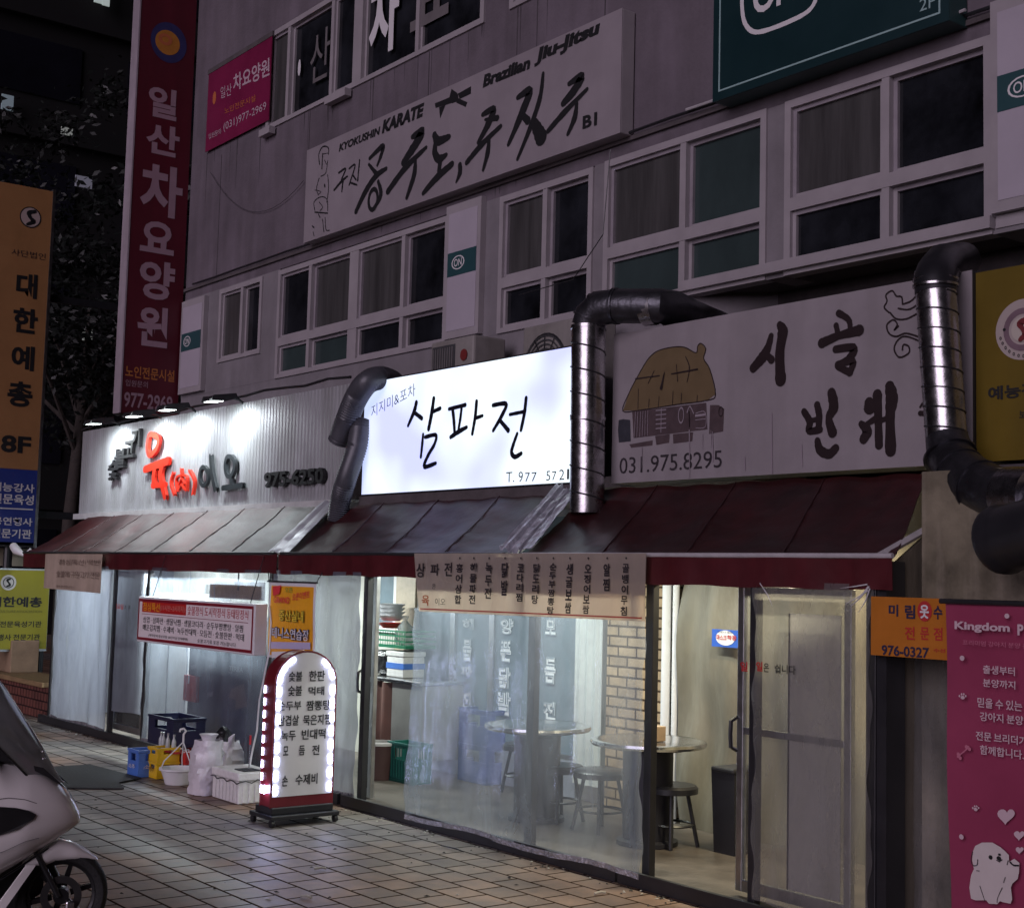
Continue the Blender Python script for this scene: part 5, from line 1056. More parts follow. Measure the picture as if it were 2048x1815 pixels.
c = P(1118, 1640); stool(c.x, c.y, 'dark stool behind the curtain between the two round tables'); c = P(1200, 1660); stool(c.x, c.y, 'dark stool behind the curtain left of the doorway table', .47, .19)
c = P(995, 1600); stool(c.x-.2, c.y+.4, 'dark stool behind the curtain under the left round table')
c = P(1448, 1705); t = thing('trash_can', 'square black trash can by the sliding door', 'bin', c); f = MB(); f.prism([c+V(-.06, -.02, 0), c+V(.1, -.02, 0), c+V(.11, -.04, .5), c+V(-.07, -.04, .5)], V(0, .22, 0), BLACKM); f.build('body', t, bevel=.01); f = MB(); f.box(c+V(-.08, -.05, .501), c+V(.12, .2, .535), BLACKM); f.build('lid', t, bevel=.012)
f = MB(); f.box((tc1.x+.02, tc1.y-.03, .7235), (tc1.x+.11, tc1.y+.05, .82), CARD); tag(f.build('napkin_box', bevel=.004), 'small brown napkin box on the doorway table', 'box')
c = P(885, 1560); crate('blue_crate', 'blue crate standing behind the left part of vinyl curtain', c.x, c.y+.15, .062, .4, .3, .6, mat('crate_dull_blue', (.03, .06, .2), .45), rows=2)

# ------------------------------------------------------------------ signs hung on the stall fronts
HY = TY-.2; hp = Pl('Y', HY); a = hp.at(277, 1192); b = hp.at(506, 1307); c = hp.at(272, 1285)
t = thing('red_framed_menu_sign', 'white lunch menu box sign with red frame hanging above crates', 'sign', ((c.x+b.x)/2, HY, b.z)); x0, x1, z0, z1 = a.x, b.x, (b.z+c.z)/2, a.z
f = MB(); f.box((x0, HY+.003, z0), (x1, HY+.12, z1), WHITEP); f.build('casing', t, bevel=.008)
f = MB(); f.box((x0+.02, HY, z0+.02), (x1-.02, HY+.002, z1-.02), mat('menu_face', (.82, .75, .76), .4, var=.06)); f.build('face', t)
FRR = mat('frame_crimson', (.22, .01, .025), .4, var=.1); f = MB()
for q in ((x0+.02, x1-.02, z1-.045, z1-.02), (x0+.02, x1-.02, z0+.02, z0+.045), (x0+.02, x0+.04, z0+.0451, z1-.0451), (x1-.04, x1-.02, z0+.0451, z1-.0451)): f.box((q[0], HY-.004, q[2]), (q[1], HY-.0005, q[3]), FRR)
f.build('red_frame', t)
L = MB(); W_ = x1-x0; H_ = z1-z0; k_ = V(0, -1, 0)
def tx(s_, u0, u1, v0, v1, m_, bd=.0, lf=.003): L.text(s_, V(x0+W_*u0, HY, z0+H_*v0), V(W_*(u1-u0), 0, 0), V(0, 0, H_*(v1-v0)), k_, m_, bd, 0, lf)
L.box((x0+W_*.045, HY-.003, z0+H_*.665), (x0+W_*.45, HY-.0006, z0+H_*.9), mat('panel_red', (.5, .02, .02), .4, var=.1))
tx('점심특선', .055, .215, .69, .88, mat('ink_gold', (.85, .4, .03), .4, var=0), .01, .005); tx('(11시반~2시까지)', .22, .44, .7, .86, mat('ink_salmon', (.75, .3, .25), .4, var=0), 0, .005)
tx('숯불정식 도시락정식 동태탕정식', .465, .955, .68, .87, mat('ink_menu_red', (.5, .06, .08), .4, var=0), 0)
L.box((x0+W_*.045, HY-.002, z0+H_*.617), (x0+W_*.955, HY-.0006, z0+H_*.628), FRR)
tx('삼겹 · 삼파전 · 생물낙찜 · 생물코다리 · 순두부짬뽕탕 · 알찜', .06, .92, .43, .57, BLACK); tx('매운김치찜 · 수제비 · 녹두빈대떡 · 모듬전 · 숯불한판 · 먹태', .06, .93, .26, .4, BLACK)
tx('(예약문의 점심포함 20인이상 단체환영)', .12, .48, .13, .2, BLACK); tx('숯불고기류 포장 가능합니다', .56, .87, .13, .21, BLACK); L.build('lettering', t)
for xx in (x0+.2, x1-.2): f = MB(); f.tube([(xx, HY+.06, z1), (xx, TY-.03, LZ-.02)], .004, BLACKM, 5); f.build('hanging_wire', t)
cable([V(x1+.005, HY+.13, z1-.01), V(x1+.03, HY+.14, z1-.15), V(x1+.04, HY+.13, 1.1), atY(519, 1400, HY), atY(514, 1460, HY-.1), atY(503, 1510, HY-.2), atY(497, 1546, HY-.3)], .008, 'white cord hanging from the menu sign to the foam box', 'power_cord', WHITEP, 'cord')
# beige notice on the left valance
q = Pl('Y', TY-.06); a = q.at(91, 1107); b = q.at(200, 1186); c = q.at(205, 1110)
t = thing('beige_notice_banner', 'faded beige notice banner tied across the left end of the first valance', 'banner', ((a.x+c.x)/2, TY-.06, b.z)); f = MB(); f.slab(lambda u, v: V(a.x+(c.x-a.x)*u, TY-.06-.008*math.sin(u*7), b.z+.02*(1-u)+(a.z-b.z-.02*(1-u))*v), 20, 3, V(0, .004, 0), BEIGE); f.build('cloth', t, True)
L = MB(); INB = mat('ink_faded', (.16, .11, .09), .6, var=.3); b2 = Pl('Y', TY-.075, (0, 1060), 5.03)
L.T(b2, '점심특선 백반', 590, 345, 290, 1010, INB, .0); L.T(b2, '숯불에 구운 고기 전문', 565, 470, 405, 1000, INB, .0); L.T(b2, '예약 환영합니다', 565, 575, 548, 730, INB); L.build('lettering', t)
# long menu banner on the middle stall
q = Pl('Y', TY-.08); a = q.at(828, 1106); b = q.at(1291, 1242); c = q.at(838, 1222); d = q.at(1292, 1106)
t = thing('menu_banner', 'long beige vinyl menu banner with columns of brush written dishes', 'banner', ((a.x+d.x)/2, TY-.08, b.z))
def mbf(u, v): return V((a.x+(c.x-a.x)*(1-v)) * (1-u)+d.x*u, TY-.08-.003*math.sin(u*9)-.002*math.sin(u*25+v*4), (c.z*(1-u)+b.z*u)*(1-v)+(a.z*(1-u)+d.z*u)*v)
BVN = vinyl('banner_vinyl', .12, (.9, .85, .8), (.8, .7, .6), .06, .3, 4, .6); f = MB(); f.slab(mbf, 60, 8, V(0, .004, 0), BVN); f.build('cloth', t, True)
f = MB(); f.slab(lambda u, v: mbf(.01+.98*u, .035+.022*v)+V(0, -.003, 0), 60, 1, V(0, .002, 0), mat('line_red', (.5, .08, .06), .5)); f.build('red_line', t)
L = MB(); m5 = Pl('Y', TY-.086, (820, 1090), 4.088); INM = mat('ink_menu', (.028, .022, .024), .6, var=0)
for ch, a_, yt_, b_, yb_ in (('상', 52, 145, 122, 262), ('파', 168, 150, 240, 245), ('전', 282, 140, 345, 252)): L.T(m5, ch, a_, yb_, yt_, b_, INM, .02)
L.T(m5, '은', 182, 355, 315, 212, INM); L.T(m5, '육', 98, 490, 405, 160, mat('ink_rust', (.42, .1, .03), .5, var=0), .02); L.T(m5, '이오', 208, 488, 430, 292, INM)
for s_, xc, y0_, y1_ in (('홍어삼합', 405, 150, 490), ('해물파전', 520, 145, 490), ('녹두전', 645, 140, 450), ('닭발', 775, 140, 430), ('코다리찜', 905, 150, 470), ('닭도리탕', 1035, 150, 490), ('순두부짬뽕탕', 1170, 145, 570), ('생굴보쌈', 1305, 150, 570), ('오징어보쌈', 1455, 155, 570), ('알찜', 1610, 150, 390), ('골뱅이무침', 1765, 150, 585)):
    n = len(s_); hh = (y1_-y0_)/n; sl2 = -.02
    L.disc(m5, (xc+5, 105), 9, 9, INM)
    for i, ch in enumerate(s_): xo = xc-i*4; L.T(m5, ch, xo-26, y0_+hh*(i+.86), y0_+hh*i, xo+28, INM, .03)
L.build('lettering', t)
# orange tennis poster
q = Pl('Y', TY-.04); a = q.at(540, 1163); b = q.at(633, 1325); c = q.at(634, 1166)
t = thing('orange_poster', 'orange grand opening tennis poster hanging behind the lit arched sign', 'poster', ((a.x+c.x)/2, TY-.04, b.z)); f = MB(); f.slab(lambda u, v: V(a.x+(c.x-a.x)*u, TY-.045-.006*math.sin(v*5+u*4), b.z+(a.z-b.z)*v), 10, 10, V(0, .003, 0), WHITEP); f.build('sheet', t)
f = MB(); f.slab(lambda u, v: V(a.x+.03+(c.x-a.x-.06)*u, TY-.047-.006*math.sin(v*5+u*4), b.z+.02+(a.z-b.z-.05)*v), 10, 10, V(0, .001, 0), mat('poster_orange', (.85, .4, .02), .45, var=.12)); f.build('print', t)
L = MB(); r1 = Pl('Y', TY-.055, (250, 1080), 3.233); PR = mat('poster_red', (.7, .05, .06), .4, var=0); YB = mat('poster_yellow', (.9, .62, .05), .4, var=0)
L.T(r1, 'GRAND', 962, 402, 362, 1065, PR, .02); L.T(r1, '오픈', 1035, 335, 305, 1085, mat('poster_green', (.1, .3, .05), .4, var=0)); L.TQ(r1, '오픈이벤트', (1080, 392), (1195, 372), (1085, 345), PR, .01); L.fill(r1, [(955, 300), (1010, 290), (1000, 345), (960, 360)], PR)
L.T(r1, '중산실내', 995, 520, 445, 1158, mat('ink_olive', (.18, .17, .02), .5, var=0), .05); L.T(r1, '중산실내', 998, 516, 449, 1155, YB, .01, 0, .006); L.T(r1, '테니스연습장', 948, 632, 555, 1195, mat('ink_navy2', (.03, .04, .12), .4, var=0), .06); L.T(r1, '테니스연습장', 952, 628, 560, 1190, WHITEINK, .01, 0, .006)
L.fill(r1, [(945, 655), (1200, 660), (1200, 705), (945, 700)], mat('poster_lilac', (.5, .45, .65), .4, var=0))
L.fill(r1, [(950, 720), (1110, 715), (1080, 745), (950, 760)], WHITEINK); L.build('lettering', t)
f = MB(); f.tube([(a.x-.02, TY-.05, a.z+.005), (c.x+.02, TY-.05, a.z+.005)], .008, BLACKM, 8)
for xx, sgn in ((a.x, -1), (c.x, 1)): f.tube([(xx, TY-.05, a.z), (xx+.06*sgn, TY-.03, a.z+.09)], .004, BLACKM, 5)
f.build('hanging_rod', t)

# ------------------------------------------------------------------ arched LED sign
q0 = atZ(652, 1628, .05); AX = q0.x; ap = Pl('X', AX)
yl, yr = ap.at(541, 1600).y, ap.at(664, 1600).y; zt = ap.at(608, 1302).z; Rr = (yr-yl)/2; yc = (yl+yr)/2; zs = zt-Rr*.92
t = thing('arched_led_sign', 'arch topped red sign on casters edged with glowing white LEDs', 'sign', (AX-.12, yc, 0))
def arch(g, x, z0, n=20): return [V(x, yl+g, z0)]+[V(x, yr-g, z0)][::-1][:0]+[V(x, yr-g, z0)]+[V(x, yc+(Rr-g)*math.cos(math.pi*i/n), zs+(Rr*.92-g)*math.sin(math.pi*i/n)) for i in range(n+1)]
f = MB(); f.prism(arch(0, AX-.15, .13), V(.15, 0, 0), mat('arch_red', (.16, .012, .02), .35, var=.2, coat=.3)); f.build('casing', t, bevel=.006)
f = MB(); f.prism(arch(.008, AX+.001, .2), V(.003, 0, 0), mat('arch_face', (.72, .7, .7), .45, var=.06)); f.build('face', t)
LED = E('led_white', (.58, .62, 1), 18); f = MB()
def led(x, y, z, ty, tz): 
    d = V(0, ty, tz); s_ = V(0, -tz, ty); f.obox(V(x, y, z)-d*.03-s_*.013, d*.06, s_*.026, V(.006, 0, 0), LED)
for x_, ln in ((AX+.003, 8), (AX-.155, 8)):
    for k in range(ln):
        z_ = .2+(zs-.2)*(k+.5)/ln
        led(x_+(.004 if x_ > AX else 0), yl+.03, z_, 0, 1)
        if x_ > AX: led(x_+.004, yr-.03, z_, 0, 1)
    for an in (math.pi*q_ for q_ in (.1, .25, .7, .82, .94)):
        led(x_+(.004 if x_ > AX else 0), yc+(Rr-.03)*math.cos(an), zs+(Rr*.92-.03)*math.sin(an), -math.sin(an), math.cos(an))
for k in range(9): z_ = .2+(zs-.2)*(k+.5)/9; f.box((AX-.145, yl-.006, z_-.025), (AX-.13, yl-.0005, z_+.025), LED)
f.build('led_strip', t)
f = MB(); f.lathe((AX-.06, yl-.02, .25), [(0, .03), (.022, .022), (.03, 0), (.022, -.022), (0, -.03)], LED, 14); f.build('led_knob', t, True)
f = MB(); f.box((AX-.27, yl-.02, .05), (AX+.06, yr+.03, .08), BLACKM); f.box((AX-.22, yl, .081), (AX+.02, yr, .13), BLACKM)
f.build('base', t, bevel=.006)
for dx, y_ in ((-.24, yl), (.03, yl), (-.24, yr+.01), (.03, yr+.01)):
    f = MB(); f.lathe((AX+dx, y_, .0265), [(0, -.012), (.025, -.012), (.025, .012), (0, .012)], BLACKM, 14, 1); f.build('caster', t, True)
L = MB(); a1 = ap.crop(250, 1080, 3.233)
for s_, x0_, yb_, yt_, x1_ in (('숯불', 1055, 912, 848, 1142), ('한판', 1185, 910, 842, 1288), ('숯불', 1050, 1006, 940, 1140), ('먹태', 1182, 1002, 945, 1284), ('순두부', 985, 1100, 1042, 1135), ('짬뽕탕', 1168, 1100, 1035, 1322), ('삼겹살', 985, 1200, 1132, 1120), ('묵은지찜', 1148, 1196, 1128, 1325), ('녹두', 1005, 1296, 1230, 1100), ('빈대떡', 1138, 1288, 1222, 1292), ('모', 1018, 1390, 1330, 1052), ('듬', 1120, 1388, 1325, 1158), ('전', 1205, 1386, 1322, 1252), ('손', 1010, 1590, 1520, 1048), ('수제비', 1098, 1582, 1512, 1240)):
    L.T(ap.crop(250, 1080, 3.233), s_, x0_, yb_, yt_, x1_, BLACK, .018, 0, .007)
L.build('lettering', t)

# ------------------------------------------------------------------ goods on the pavement
def at0(px, py): return atZ(px, py, .004)
c = at0(254, 1548); crate('blue_crate', 'small light blue bottle crate at the left end of the row', c.x+.0, c.y, .004, .22, .22, .225, BLUP, 'bottle crates on the pavement', 1, '소주', WHITEINK, .3)
c = at0(294, 1552); crate('yellow_crate', 'yellow two tier bottle crate between the blue and red crates', c.x, c.y, .004, .19, .2, .255, YELP, 'bottle crates on the pavement', 2, '맥주', mat('ink_brown2', (.25, .12, .02), .5), .2)
ry = 5.18; q_ = atY(322, 1492, ry); rx = q_.x; rz = q_.z-.1; nv = atY(294, 1497, ry-.02); nz = atY(395, 1497, ry-.02)
t = crate('red_crate', 'red bottle crate with white cola script under the navy crate', rx, ry, rz, .5, .3, .11, REDP, 'bottle crates on the pavement', 1, None); 
f = MB(); f.box((rx, ry, .004), (rx+.5, ry+.3, .02), REDP)
for dx, dy in ((0, 0), (.48, 0), (0, .28), (.48, .28)): f.box((rx+dx, ry+dy, .021), (rx+dx+.02, ry+dy+.02, rz-.001), REDP)
f.build('lower_frame', t)
L = MB(); L.TQ(Pl('Y', ry-.004, (240, 1390), 6.813), 'Coca-Cola', (830, 785), (1120, 770), (830, 715), WHITEINK, .01, 0, .012); L.build('lettering', t)
def bottle(x, y, z, label, group, m=BOTTLE, h=.24, r=.03):
    t = thing('glass_bottle', label, 'bottle', (x, y, z), group)
    f = MB(); f.lathe((x, y, z), [(0, 0), (r, .002), (r, h*.55), (r*.9, h*.64), (r*.42, h*.8), (r*.38, h*.94), (r*.46, h*.95), (r*.46, h), (r*.2, h)], m, 14); f.build('body', t, True)
    f = MB(); f.lathe((x, y, z+h+.0005), [(r*.5, -.012), (r*.52, .006), (0, .008)], mat('cap_silver', (.5, .5, .48), .3, .7), 12); f.build('cap', t, True)
for i in range(6): bottle(rx+.06+i*.075, ry+.055, .021, 'dark empty glass bottle standing upright inside the open red crate', 'bottles in the red crate', BOTTLE, .18)
crate('navy_crate', 'large navy bottle crate stacked on the red and yellow crates', nv.x, ry-.02, rz+.112, .52, .3, .25, NAVY, 'bottle crates on the pavement', 1, None)
f = MB(); f.box((rx+.06, ry-.09, rz+.09), (rx+.46, ry-.021, rz+.105), REDP); tag(f.build('crate_lid'), 'narrow red lid ledge carrying the pale bottles on the red crate', 'lid')
for i, xx in enumerate((.12, .17, .26, .38)): bottle(rx+xx, ry-.055, rz+.106, ['pale clear bottle nearest the navy crate corner above the red ledge', 'second pale clear bottle before the navy crate', 'third pale clear bottle before the navy crate', 'pale clear bottle farthest right before the navy crate'][i], 'clear bottles before the navy crate', CAPS, .13, .02)
c = at0(362, 1566); c.y -= .03
t = thing('hanging_planter', 'white hanging plastic planter with hook standing on the pavement', 'planter', c); f = MB(); f.lathe(c, [(0, .012), (.085, .012), (.1, .0), (.105, .012), (.12, .06), (.14, .11), (.155, .115), (.155, .13), (.14, .13), (.12, .08), (0, .07)], WHITEP, 30); f.build('bowl', t, True)
hk = c+V(.03, .02, .40); f = MB()
for k in range(3): an = .4+k*2.094; f.tube([c+V(.145*math.cos(an), .145*math.sin(an), .125), c+V(.12*math.cos(an), .12*math.sin(an), .19), hk+V(0, 0, -.06)], .005, WHITEP, 6)
f.build('hanger', t, True); f = MB(); f.tube([hk+V(0, 0, -.07), hk, hk+V(.015, .012, .03), hk+V(.0, .0, .048), hk+V(-.022, -.02, .04), hk+V(-.026, -.022, .02)], .009, WHITEP, 8); f.build('hook', t, True)
f = MB(); f.lathe(c+V(0, 0, .082), [(.0, .004), (.06, .01), (.115, .0)], BARK, 16); f.build('soil', t, True)
BAG = BAGC
def bag(px, py, w_, d_, h, label, sd, seam=0, lean=0):
    c = at0(px, py); rnd = random.Random(sd); t = thing('plastic_bag', label, 'bag', c, 'white bags on the pavement')
    nn = [[rnd.uniform(-1, 1) for _ in range(24)] for _ in range(13)]
    def fn(u, v):
        a_ = 2*math.pi*u; i, j = round(v*12), round(u*24) % 24
        pr = (.94+.12*math.sin(v*3.1))*(1-.25*max(0, v-.75)*4*.5); pin = 1-.06*(math.sin(v*seam*math.pi)**8 if seam else 0)
        r_ = pr*pin*(1+.09*nn[i][j]+.05*math.sin(a_*4+v*7+sd)+.04*math.sin(v*23+a_*2)); p = abs(math.cos(a_))**.7*math.copysign(1, math.cos(a_)), abs(math.sin(a_))**.7*math.copysign(1, math.sin(a_))
        return c+V(p[0]*w_*r_+lean*v*v, p[1]*d_*r_, h*v)
    f = MB(); f.grid(fn, 24, 12, BAG); f.poly([fn(k/24, 0) for k in range(24)][::-1], BAG); f.build('body', t, True)
    return t, c, fn
t, c, fn = bag(408, 1586, .13, .11, .42, 'tall pinkish white plastic bag standing next to the hanging planter', 3, 3, .05)
f = MB(); f.lathe(c+V(.04, 0, .415), [(.1, -.04), (.07, -.012), (.05, .0), (.06, .03), (.075, .05), (.04, .045), (0, .02)], BAG, 18); f.build('folded_top', t, True)
t, c, fn = bag(446, 1568, .15, .12, .36, 'bluish white carrier bag with dark contents behind the foam box', 6, 0, 0)
for s_ in (-1, 1):
    f = MB(); f.slab(lambda u, v: c+V(s_*.12+.055*(u-.5)*(1-.3*v), -.02+.04*math.sin(u*3), .32+.1*v-.03*(2*u-1)**2*v), 6, 6, V(0, .006, 0), BAG); f.build('handle', t, True)
f = MB(); f.lathe(c+V(-.03, 0, .3), [(.1, 0), (.085, .06), (.06, .12), (.03, .16), (0, .17)], mat('bag_black', (.015, .015, .017)), 12); tag(f.build('black_contents', smooth=True), 'black bundle poking out of the bluish carrier bag', 'bundle')
c = at0(476, 1608); t = thing('foam_box', 'white grooved foam box on the pavement beside the arched sign', 'box', (c.x-.2, c.y+.15, .004)); x0, x1, y0, y1 = c.x-.44, c.x, c.y, c.y+.3
f = MB(); f.box((x0, y0, .004), (x1, y1, .17), FOAM)
for k in range(7): xx = x0+.03+k*.058; f.box((xx, y0-.008, .01), (xx+.036, y0-.0005, .15), FOAM)
for k in range(5): yy = y0+.03+k*.052; f.box((x1+.0005, yy, .01), (x1+.008, yy+.034, .15), FOAM)
f.build('body', t, bevel=.006); f = MB(); f.box((x0-.008, y0-.01, .173), (x1+.008, y1+.01, .235), FOAM); f.build('lid', t, bevel=.01)
f = MB(); f.tube([V(x0-.01+(x1-x0)*u/8, y0-.013, .165+.012*math.sin(u*2.2)) for u in range(9)]+[V(x1+.013, y0+(y1-y0)*u/6, .168+.012*math.sin(u*2.6)) for u in range(7)], .004, BLACKM, 5); f.build('cord', t, True)
f = MB(); f.box((x1-.2, y0+.06, .236), (x1-.04, y0+.2, .242), BLACKM); tag(f.build('black_tray'), 'thin black tray lying on the foam box lid', 'tray'); f = MB(); f.tube([(x1-.1, y0+.13, .243), (x1-.105, y0+.135, .43)], .004, STEEL, 6); f.tube([(x1-.105, y0+.135, .43), (x1-.107, y0+.136, .5)], .009, REDP, 8); tag(f.build('skewer', smooth=True), 'thin upright skewer with red handle on the foam box', 'skewer')
# mat
m4 = [at0(*p) for p in ((60, 1538), (180, 1530), (283, 1557), (238, 1566), (248, 1578), (100, 1576), (40, 1570))]
f = MB(); f.prism([p+V(0, 0, .004) for p in m4], V(0, 0, .008), mat('mat_black', (.03, .032, .033), .75, var=.4, vs=12, bump=.3)); tag(f.build('door_mat'), 'dark rubber mat lying on the pavement before the left stall', 'mat')
rnd = random.Random(9)
LT = mat('litter_pale', (.5, .48, .42), .7, var=.2)
for i, (px, py, lb) in enumerate(((1200, 1787, 'pale cigarette end on the brown pavers near the curtain'), (640, 1738, 'pale scrap of litter on the pavers below the arched sign'), (612, 1795, 'tiny pale scrap at the bottom of the pavement'), (152, 1470, 'pale crumpled scrap by the left stall base'), (905, 1698, 'thin dark twig on the pavers by the curtain hem'))):
    c = at0(px, py); an = rnd.uniform(0, 3); d = V(math.cos(an), math.sin(an), 0)*(.035 if i != 4 else .12); f = MB(); f.tube([c-d+V(0, 0, .006), c+d*.2+V(0, 0, .012), c+d+V(0, 0, .007)], .007 if i < 4 else .004, LT if i < 4 else BLACKM, 6); tag(f.build('litter', smooth=True), lb, 'litter')

f = MB(); rnd = random.Random(21); DK = mat('grit_dark', (.05, .045, .04), .9, var=.4)
for i in range(420):
    if i < 260: x_ = rnd.uniform(-15.5, -4.6); y_ = TY-.07-abs(rnd.gauss(0, .07))
    else: x_ = rnd.uniform(-12, -4); y_ = rnd.uniform(3, 5.6)
    s_ = rnd.uniform(.003, .011); c = V(x_, y_, .004); an = rnd.uniform(0, 6.28); u = V(math.cos(an), math.sin(an), 0)*s_*rnd.uniform(1, 2.4); v = V(-math.sin(an), math.cos(an), 0)*s_
    f.add([c-u, c-v, c+u, c+v, c+V(0, 0, s_*.7)], [(0, 1, 4), (1, 2, 4), (2, 3, 4), (3, 0, 4), (3, 2, 1, 0)], DK if rnd.random() < .75 else LT)
tag(f.build('grit'), kind='stuff')

# ------------------------------------------------------------------ white scooter, side on, nose to the right
wc = atZ(122, 1786, .212); vr = (wc-EYE); vr.z = 0; vr.normalize()
HD = V(-vr.y, vr.x, 0) if V(-vr.y, vr.x, 0).dot(RT) > 0 else V(vr.y, -vr.x, 0)     # heading
NR = -vr                                                                          # towards the near side
KX = FPX/((wc-EYE).dot(FW))
sct = thing('white_scooter', 'white scooter with tall dark windscreen parked in the left foreground', 'scooter', (wc.x, wc.y, 0))
def sp_(s, z, n=0): return V(wc.x, wc.y, 0)+HD*s+NR*n+V(0, 0, z)
def cs(x, y): return ((x-485)/3.98/KX, .212+(1695-y)/3.98/KX)     # measured detail -> (s, z)
WHP = mat('scooter_white', (.76, .73, .73), .16, var=.06, coat=.6, vs=2); DKP = mat('scooter_black', (.014, .014, .016), .35, var=.2); TYRE = mat('tyre', (.012, .012, .013), .75, var=.2, bump=.3, bs=90); SCR = mat('screen_smoke', (.24, .26, .27), .1, var=.3, vs=3, spec=.6); RIM = mat('rim_black', (.02, .02, .022), .3, .4)
def shell(stations, m, n=20, ex=2.6):
    """loft: list of (s, z_low, z_top, half width)"""
    g = MB(); vs = []; fs = []
    for (s, a, b, w_) in stations:
        for k in range(n):
            q = 2*math.pi*k/n; c_, d_ = math.cos(q), math.sin(q)
            vs.append(sp_(s, (a+b)/2+(b-a)/2*math.copysign(abs(d_)**(2/ex), d_), w_*math.copysign(abs(c_)**(2/ex), c_)))
    N = len(stations)
    fs = [(i*n+k, i*n+(k+1) % n, (i+1)*n+(k+1) % n, (i+1)*n+k) for i in range(N-1) for k in range(n)]+[tuple(range(n-1, -1, -1)), tuple((N-1)*n+k for k in range(n))]
    g.add(vs, fs, m); return g
def interp(pts, s):
    for (a, za), (b, zb) in zip(pts, pts[1:]):
        if a >= s >= b: return za+(zb-za)*((a-s)/(a-b) if a != b else 0)
    return pts[-1][1]
topc = [cs(*p) for p in ((600, 1118), (592, 1050), (560, 980), (500, 890), (430, 812), (330, 742), (230, 692), (100, 650), (0, 620), (-150, 600))]
botc = [cs(*p) for p in ((600, 1128), (590, 1145), (560, 1168), (470, 1232), (380, 1292), (280, 1352), (160, 1432), (0, 1530), (-150, 1600))]
ss = [topc[0][0]-(topc[0][0]-topc[-1][0])*(i/18)**1.5 for i in range(19)]
st_ = []
for i, s in enumerate(ss):
    zt_, zb_ = interp(topc, s), interp(botc, s); st_.append((s, zb_, max(zt_, zb_+.006), .03+.155*min(1, (i/12))**.6))
shell(st_, WHP, 28).build('front_fairing', sct, True, angle=60)
# dark intake panel on the flank
ip = [cs(*p) for p in ((-140, 945), (0, 955), (120, 966), (215, 990), (262, 1018), (270, 1032), (250, 1060), (140, 1130), (0, 1172), (-140, 1200))]
def wAt(s): 
    for (a, b) in zip(st_, st_[1:]):
        if a[0] >= s >= b[0]: return a[3]+(b[3]-a[3])*((a[0]-s)/(a[0]-b[0]))
    return .185
f = MB(); f.prism([sp_(s, z, wAt(s)-.02) for s, z in ip], NR*.028, DKP); f.build('intake_panel', sct)
f = MB(); f.prism([sp_(*cs(*p), wAt(cs(*p)[0])*.985) for p in ((-60, 1560), (0, 1535), (160, 1432), (380, 1292), (372, 1282), (150, 1418), (0, 1515), (-60, 1545))], NR*.006, DKP); f.build('lower_edge', sct)
sk = MB()
def flank(pts, r_=.0016, off=-.0004):
    sk.tube([sp_(*cs(*p), wAt(cs(*p)[0])*.985+off) for p in pts], r_, mat('seam_grey', (.12, .115, .115), .5, var=0), 6)
flank([(-60, 905), (60, 890), (180, 905), (270, 940)]); flank([(-60, 1330), (60, 1290), (200, 1225), (300, 1206)])
sk.build('panel_seam', sct, True)
f = MB(); f.prism([sp_(*cs(*p), -.065) for p in ((200, 1440), (60, 1530), (-160, 1640), (-160, 1860), (60, 1850), (180, 1800), (330, 1690), (330, 1500))], NR*-.05, DKP); f.build('radiator_block', sct, bevel=.01)
# windscreen: curved sheet leaning back
f = MB(); wt = [cs(*p) for p in ((452, 812), (360, 668), (290, 540), (200, 400), (60, 190), (0, 100), (-60, 20))]
def scr(u, v):
    i = v*(len(wt)-1); k = min(int(i), len(wt)-2); s = wt[k][0]+(wt[k+1][0]-wt[k][0])*(i-k); z = wt[k][1]+(wt[k+1][1]-wt[k][1])*(i-k); a_ = (u-.5)*2; hw = .09+.11*min(1, v*1.8)-.05*max(0, v-.6)
    return sp_(s-.16*a_*a_*(.5+.5*min(1, v*2)), z-.04*a_*a_, hw*a_)
f.slab(scr, 20, 22, HD*-.004, SCR); f.build('windscreen', sct, True)
f = MB(); f.tube([scr(.0, .03+.97*k/14) for k in range(15)], .005, DKP, 6); f.tube([scr(1, .03+.97*k/14) for k in range(15)], .005, DKP, 6); f.build('screen_edge', sct, True)
f = MB(); f.prism([sp_(*cs(*p), .1) for p in ((440, 815), (380, 760), (300, 690), (130, 650), (80, 560), (0, 545), (-100, 560), (-100, 620), (60, 640), (220, 690), (350, 755))], NR*-.2, DKP); f.build('cowl', sct, bevel=.01)
for (x_, y_) in ((452, 815), (292, 560), (300, 615)):
    f = MB(); c_ = sp_(*cs(x_, y_), .03 if y_ > 700 else .1); f.lathe(c_, [(0, .008), (.006, .005), (.008, 0), (0, -.004)], STEEL, 10); f.build('screw', sct, True)
# front fender
ft = [cs(*p) for p in ((752, 1424), (680, 1362), (560, 1292), (450, 1262), (380, 1302), (270, 1380), (180, 1440))]
fb = [cs(*p) for p in ((752, 1432), (680, 1431), (560, 1431), (430, 1441), (340, 1476), (270, 1466), (180, 1446))]
ss2 = [ft[0][0]+(ft[-1][0]-ft[0][0])*i/16 for i in range(17)]
shell([(s, interp(fb, s), max(interp(ft, s), interp(fb, s)+.004), .03+.035*min(1, i/5)) for i, s in enumerate(ss2)], WHP, 20, 2.4).build('fender', sct, True, angle=60)
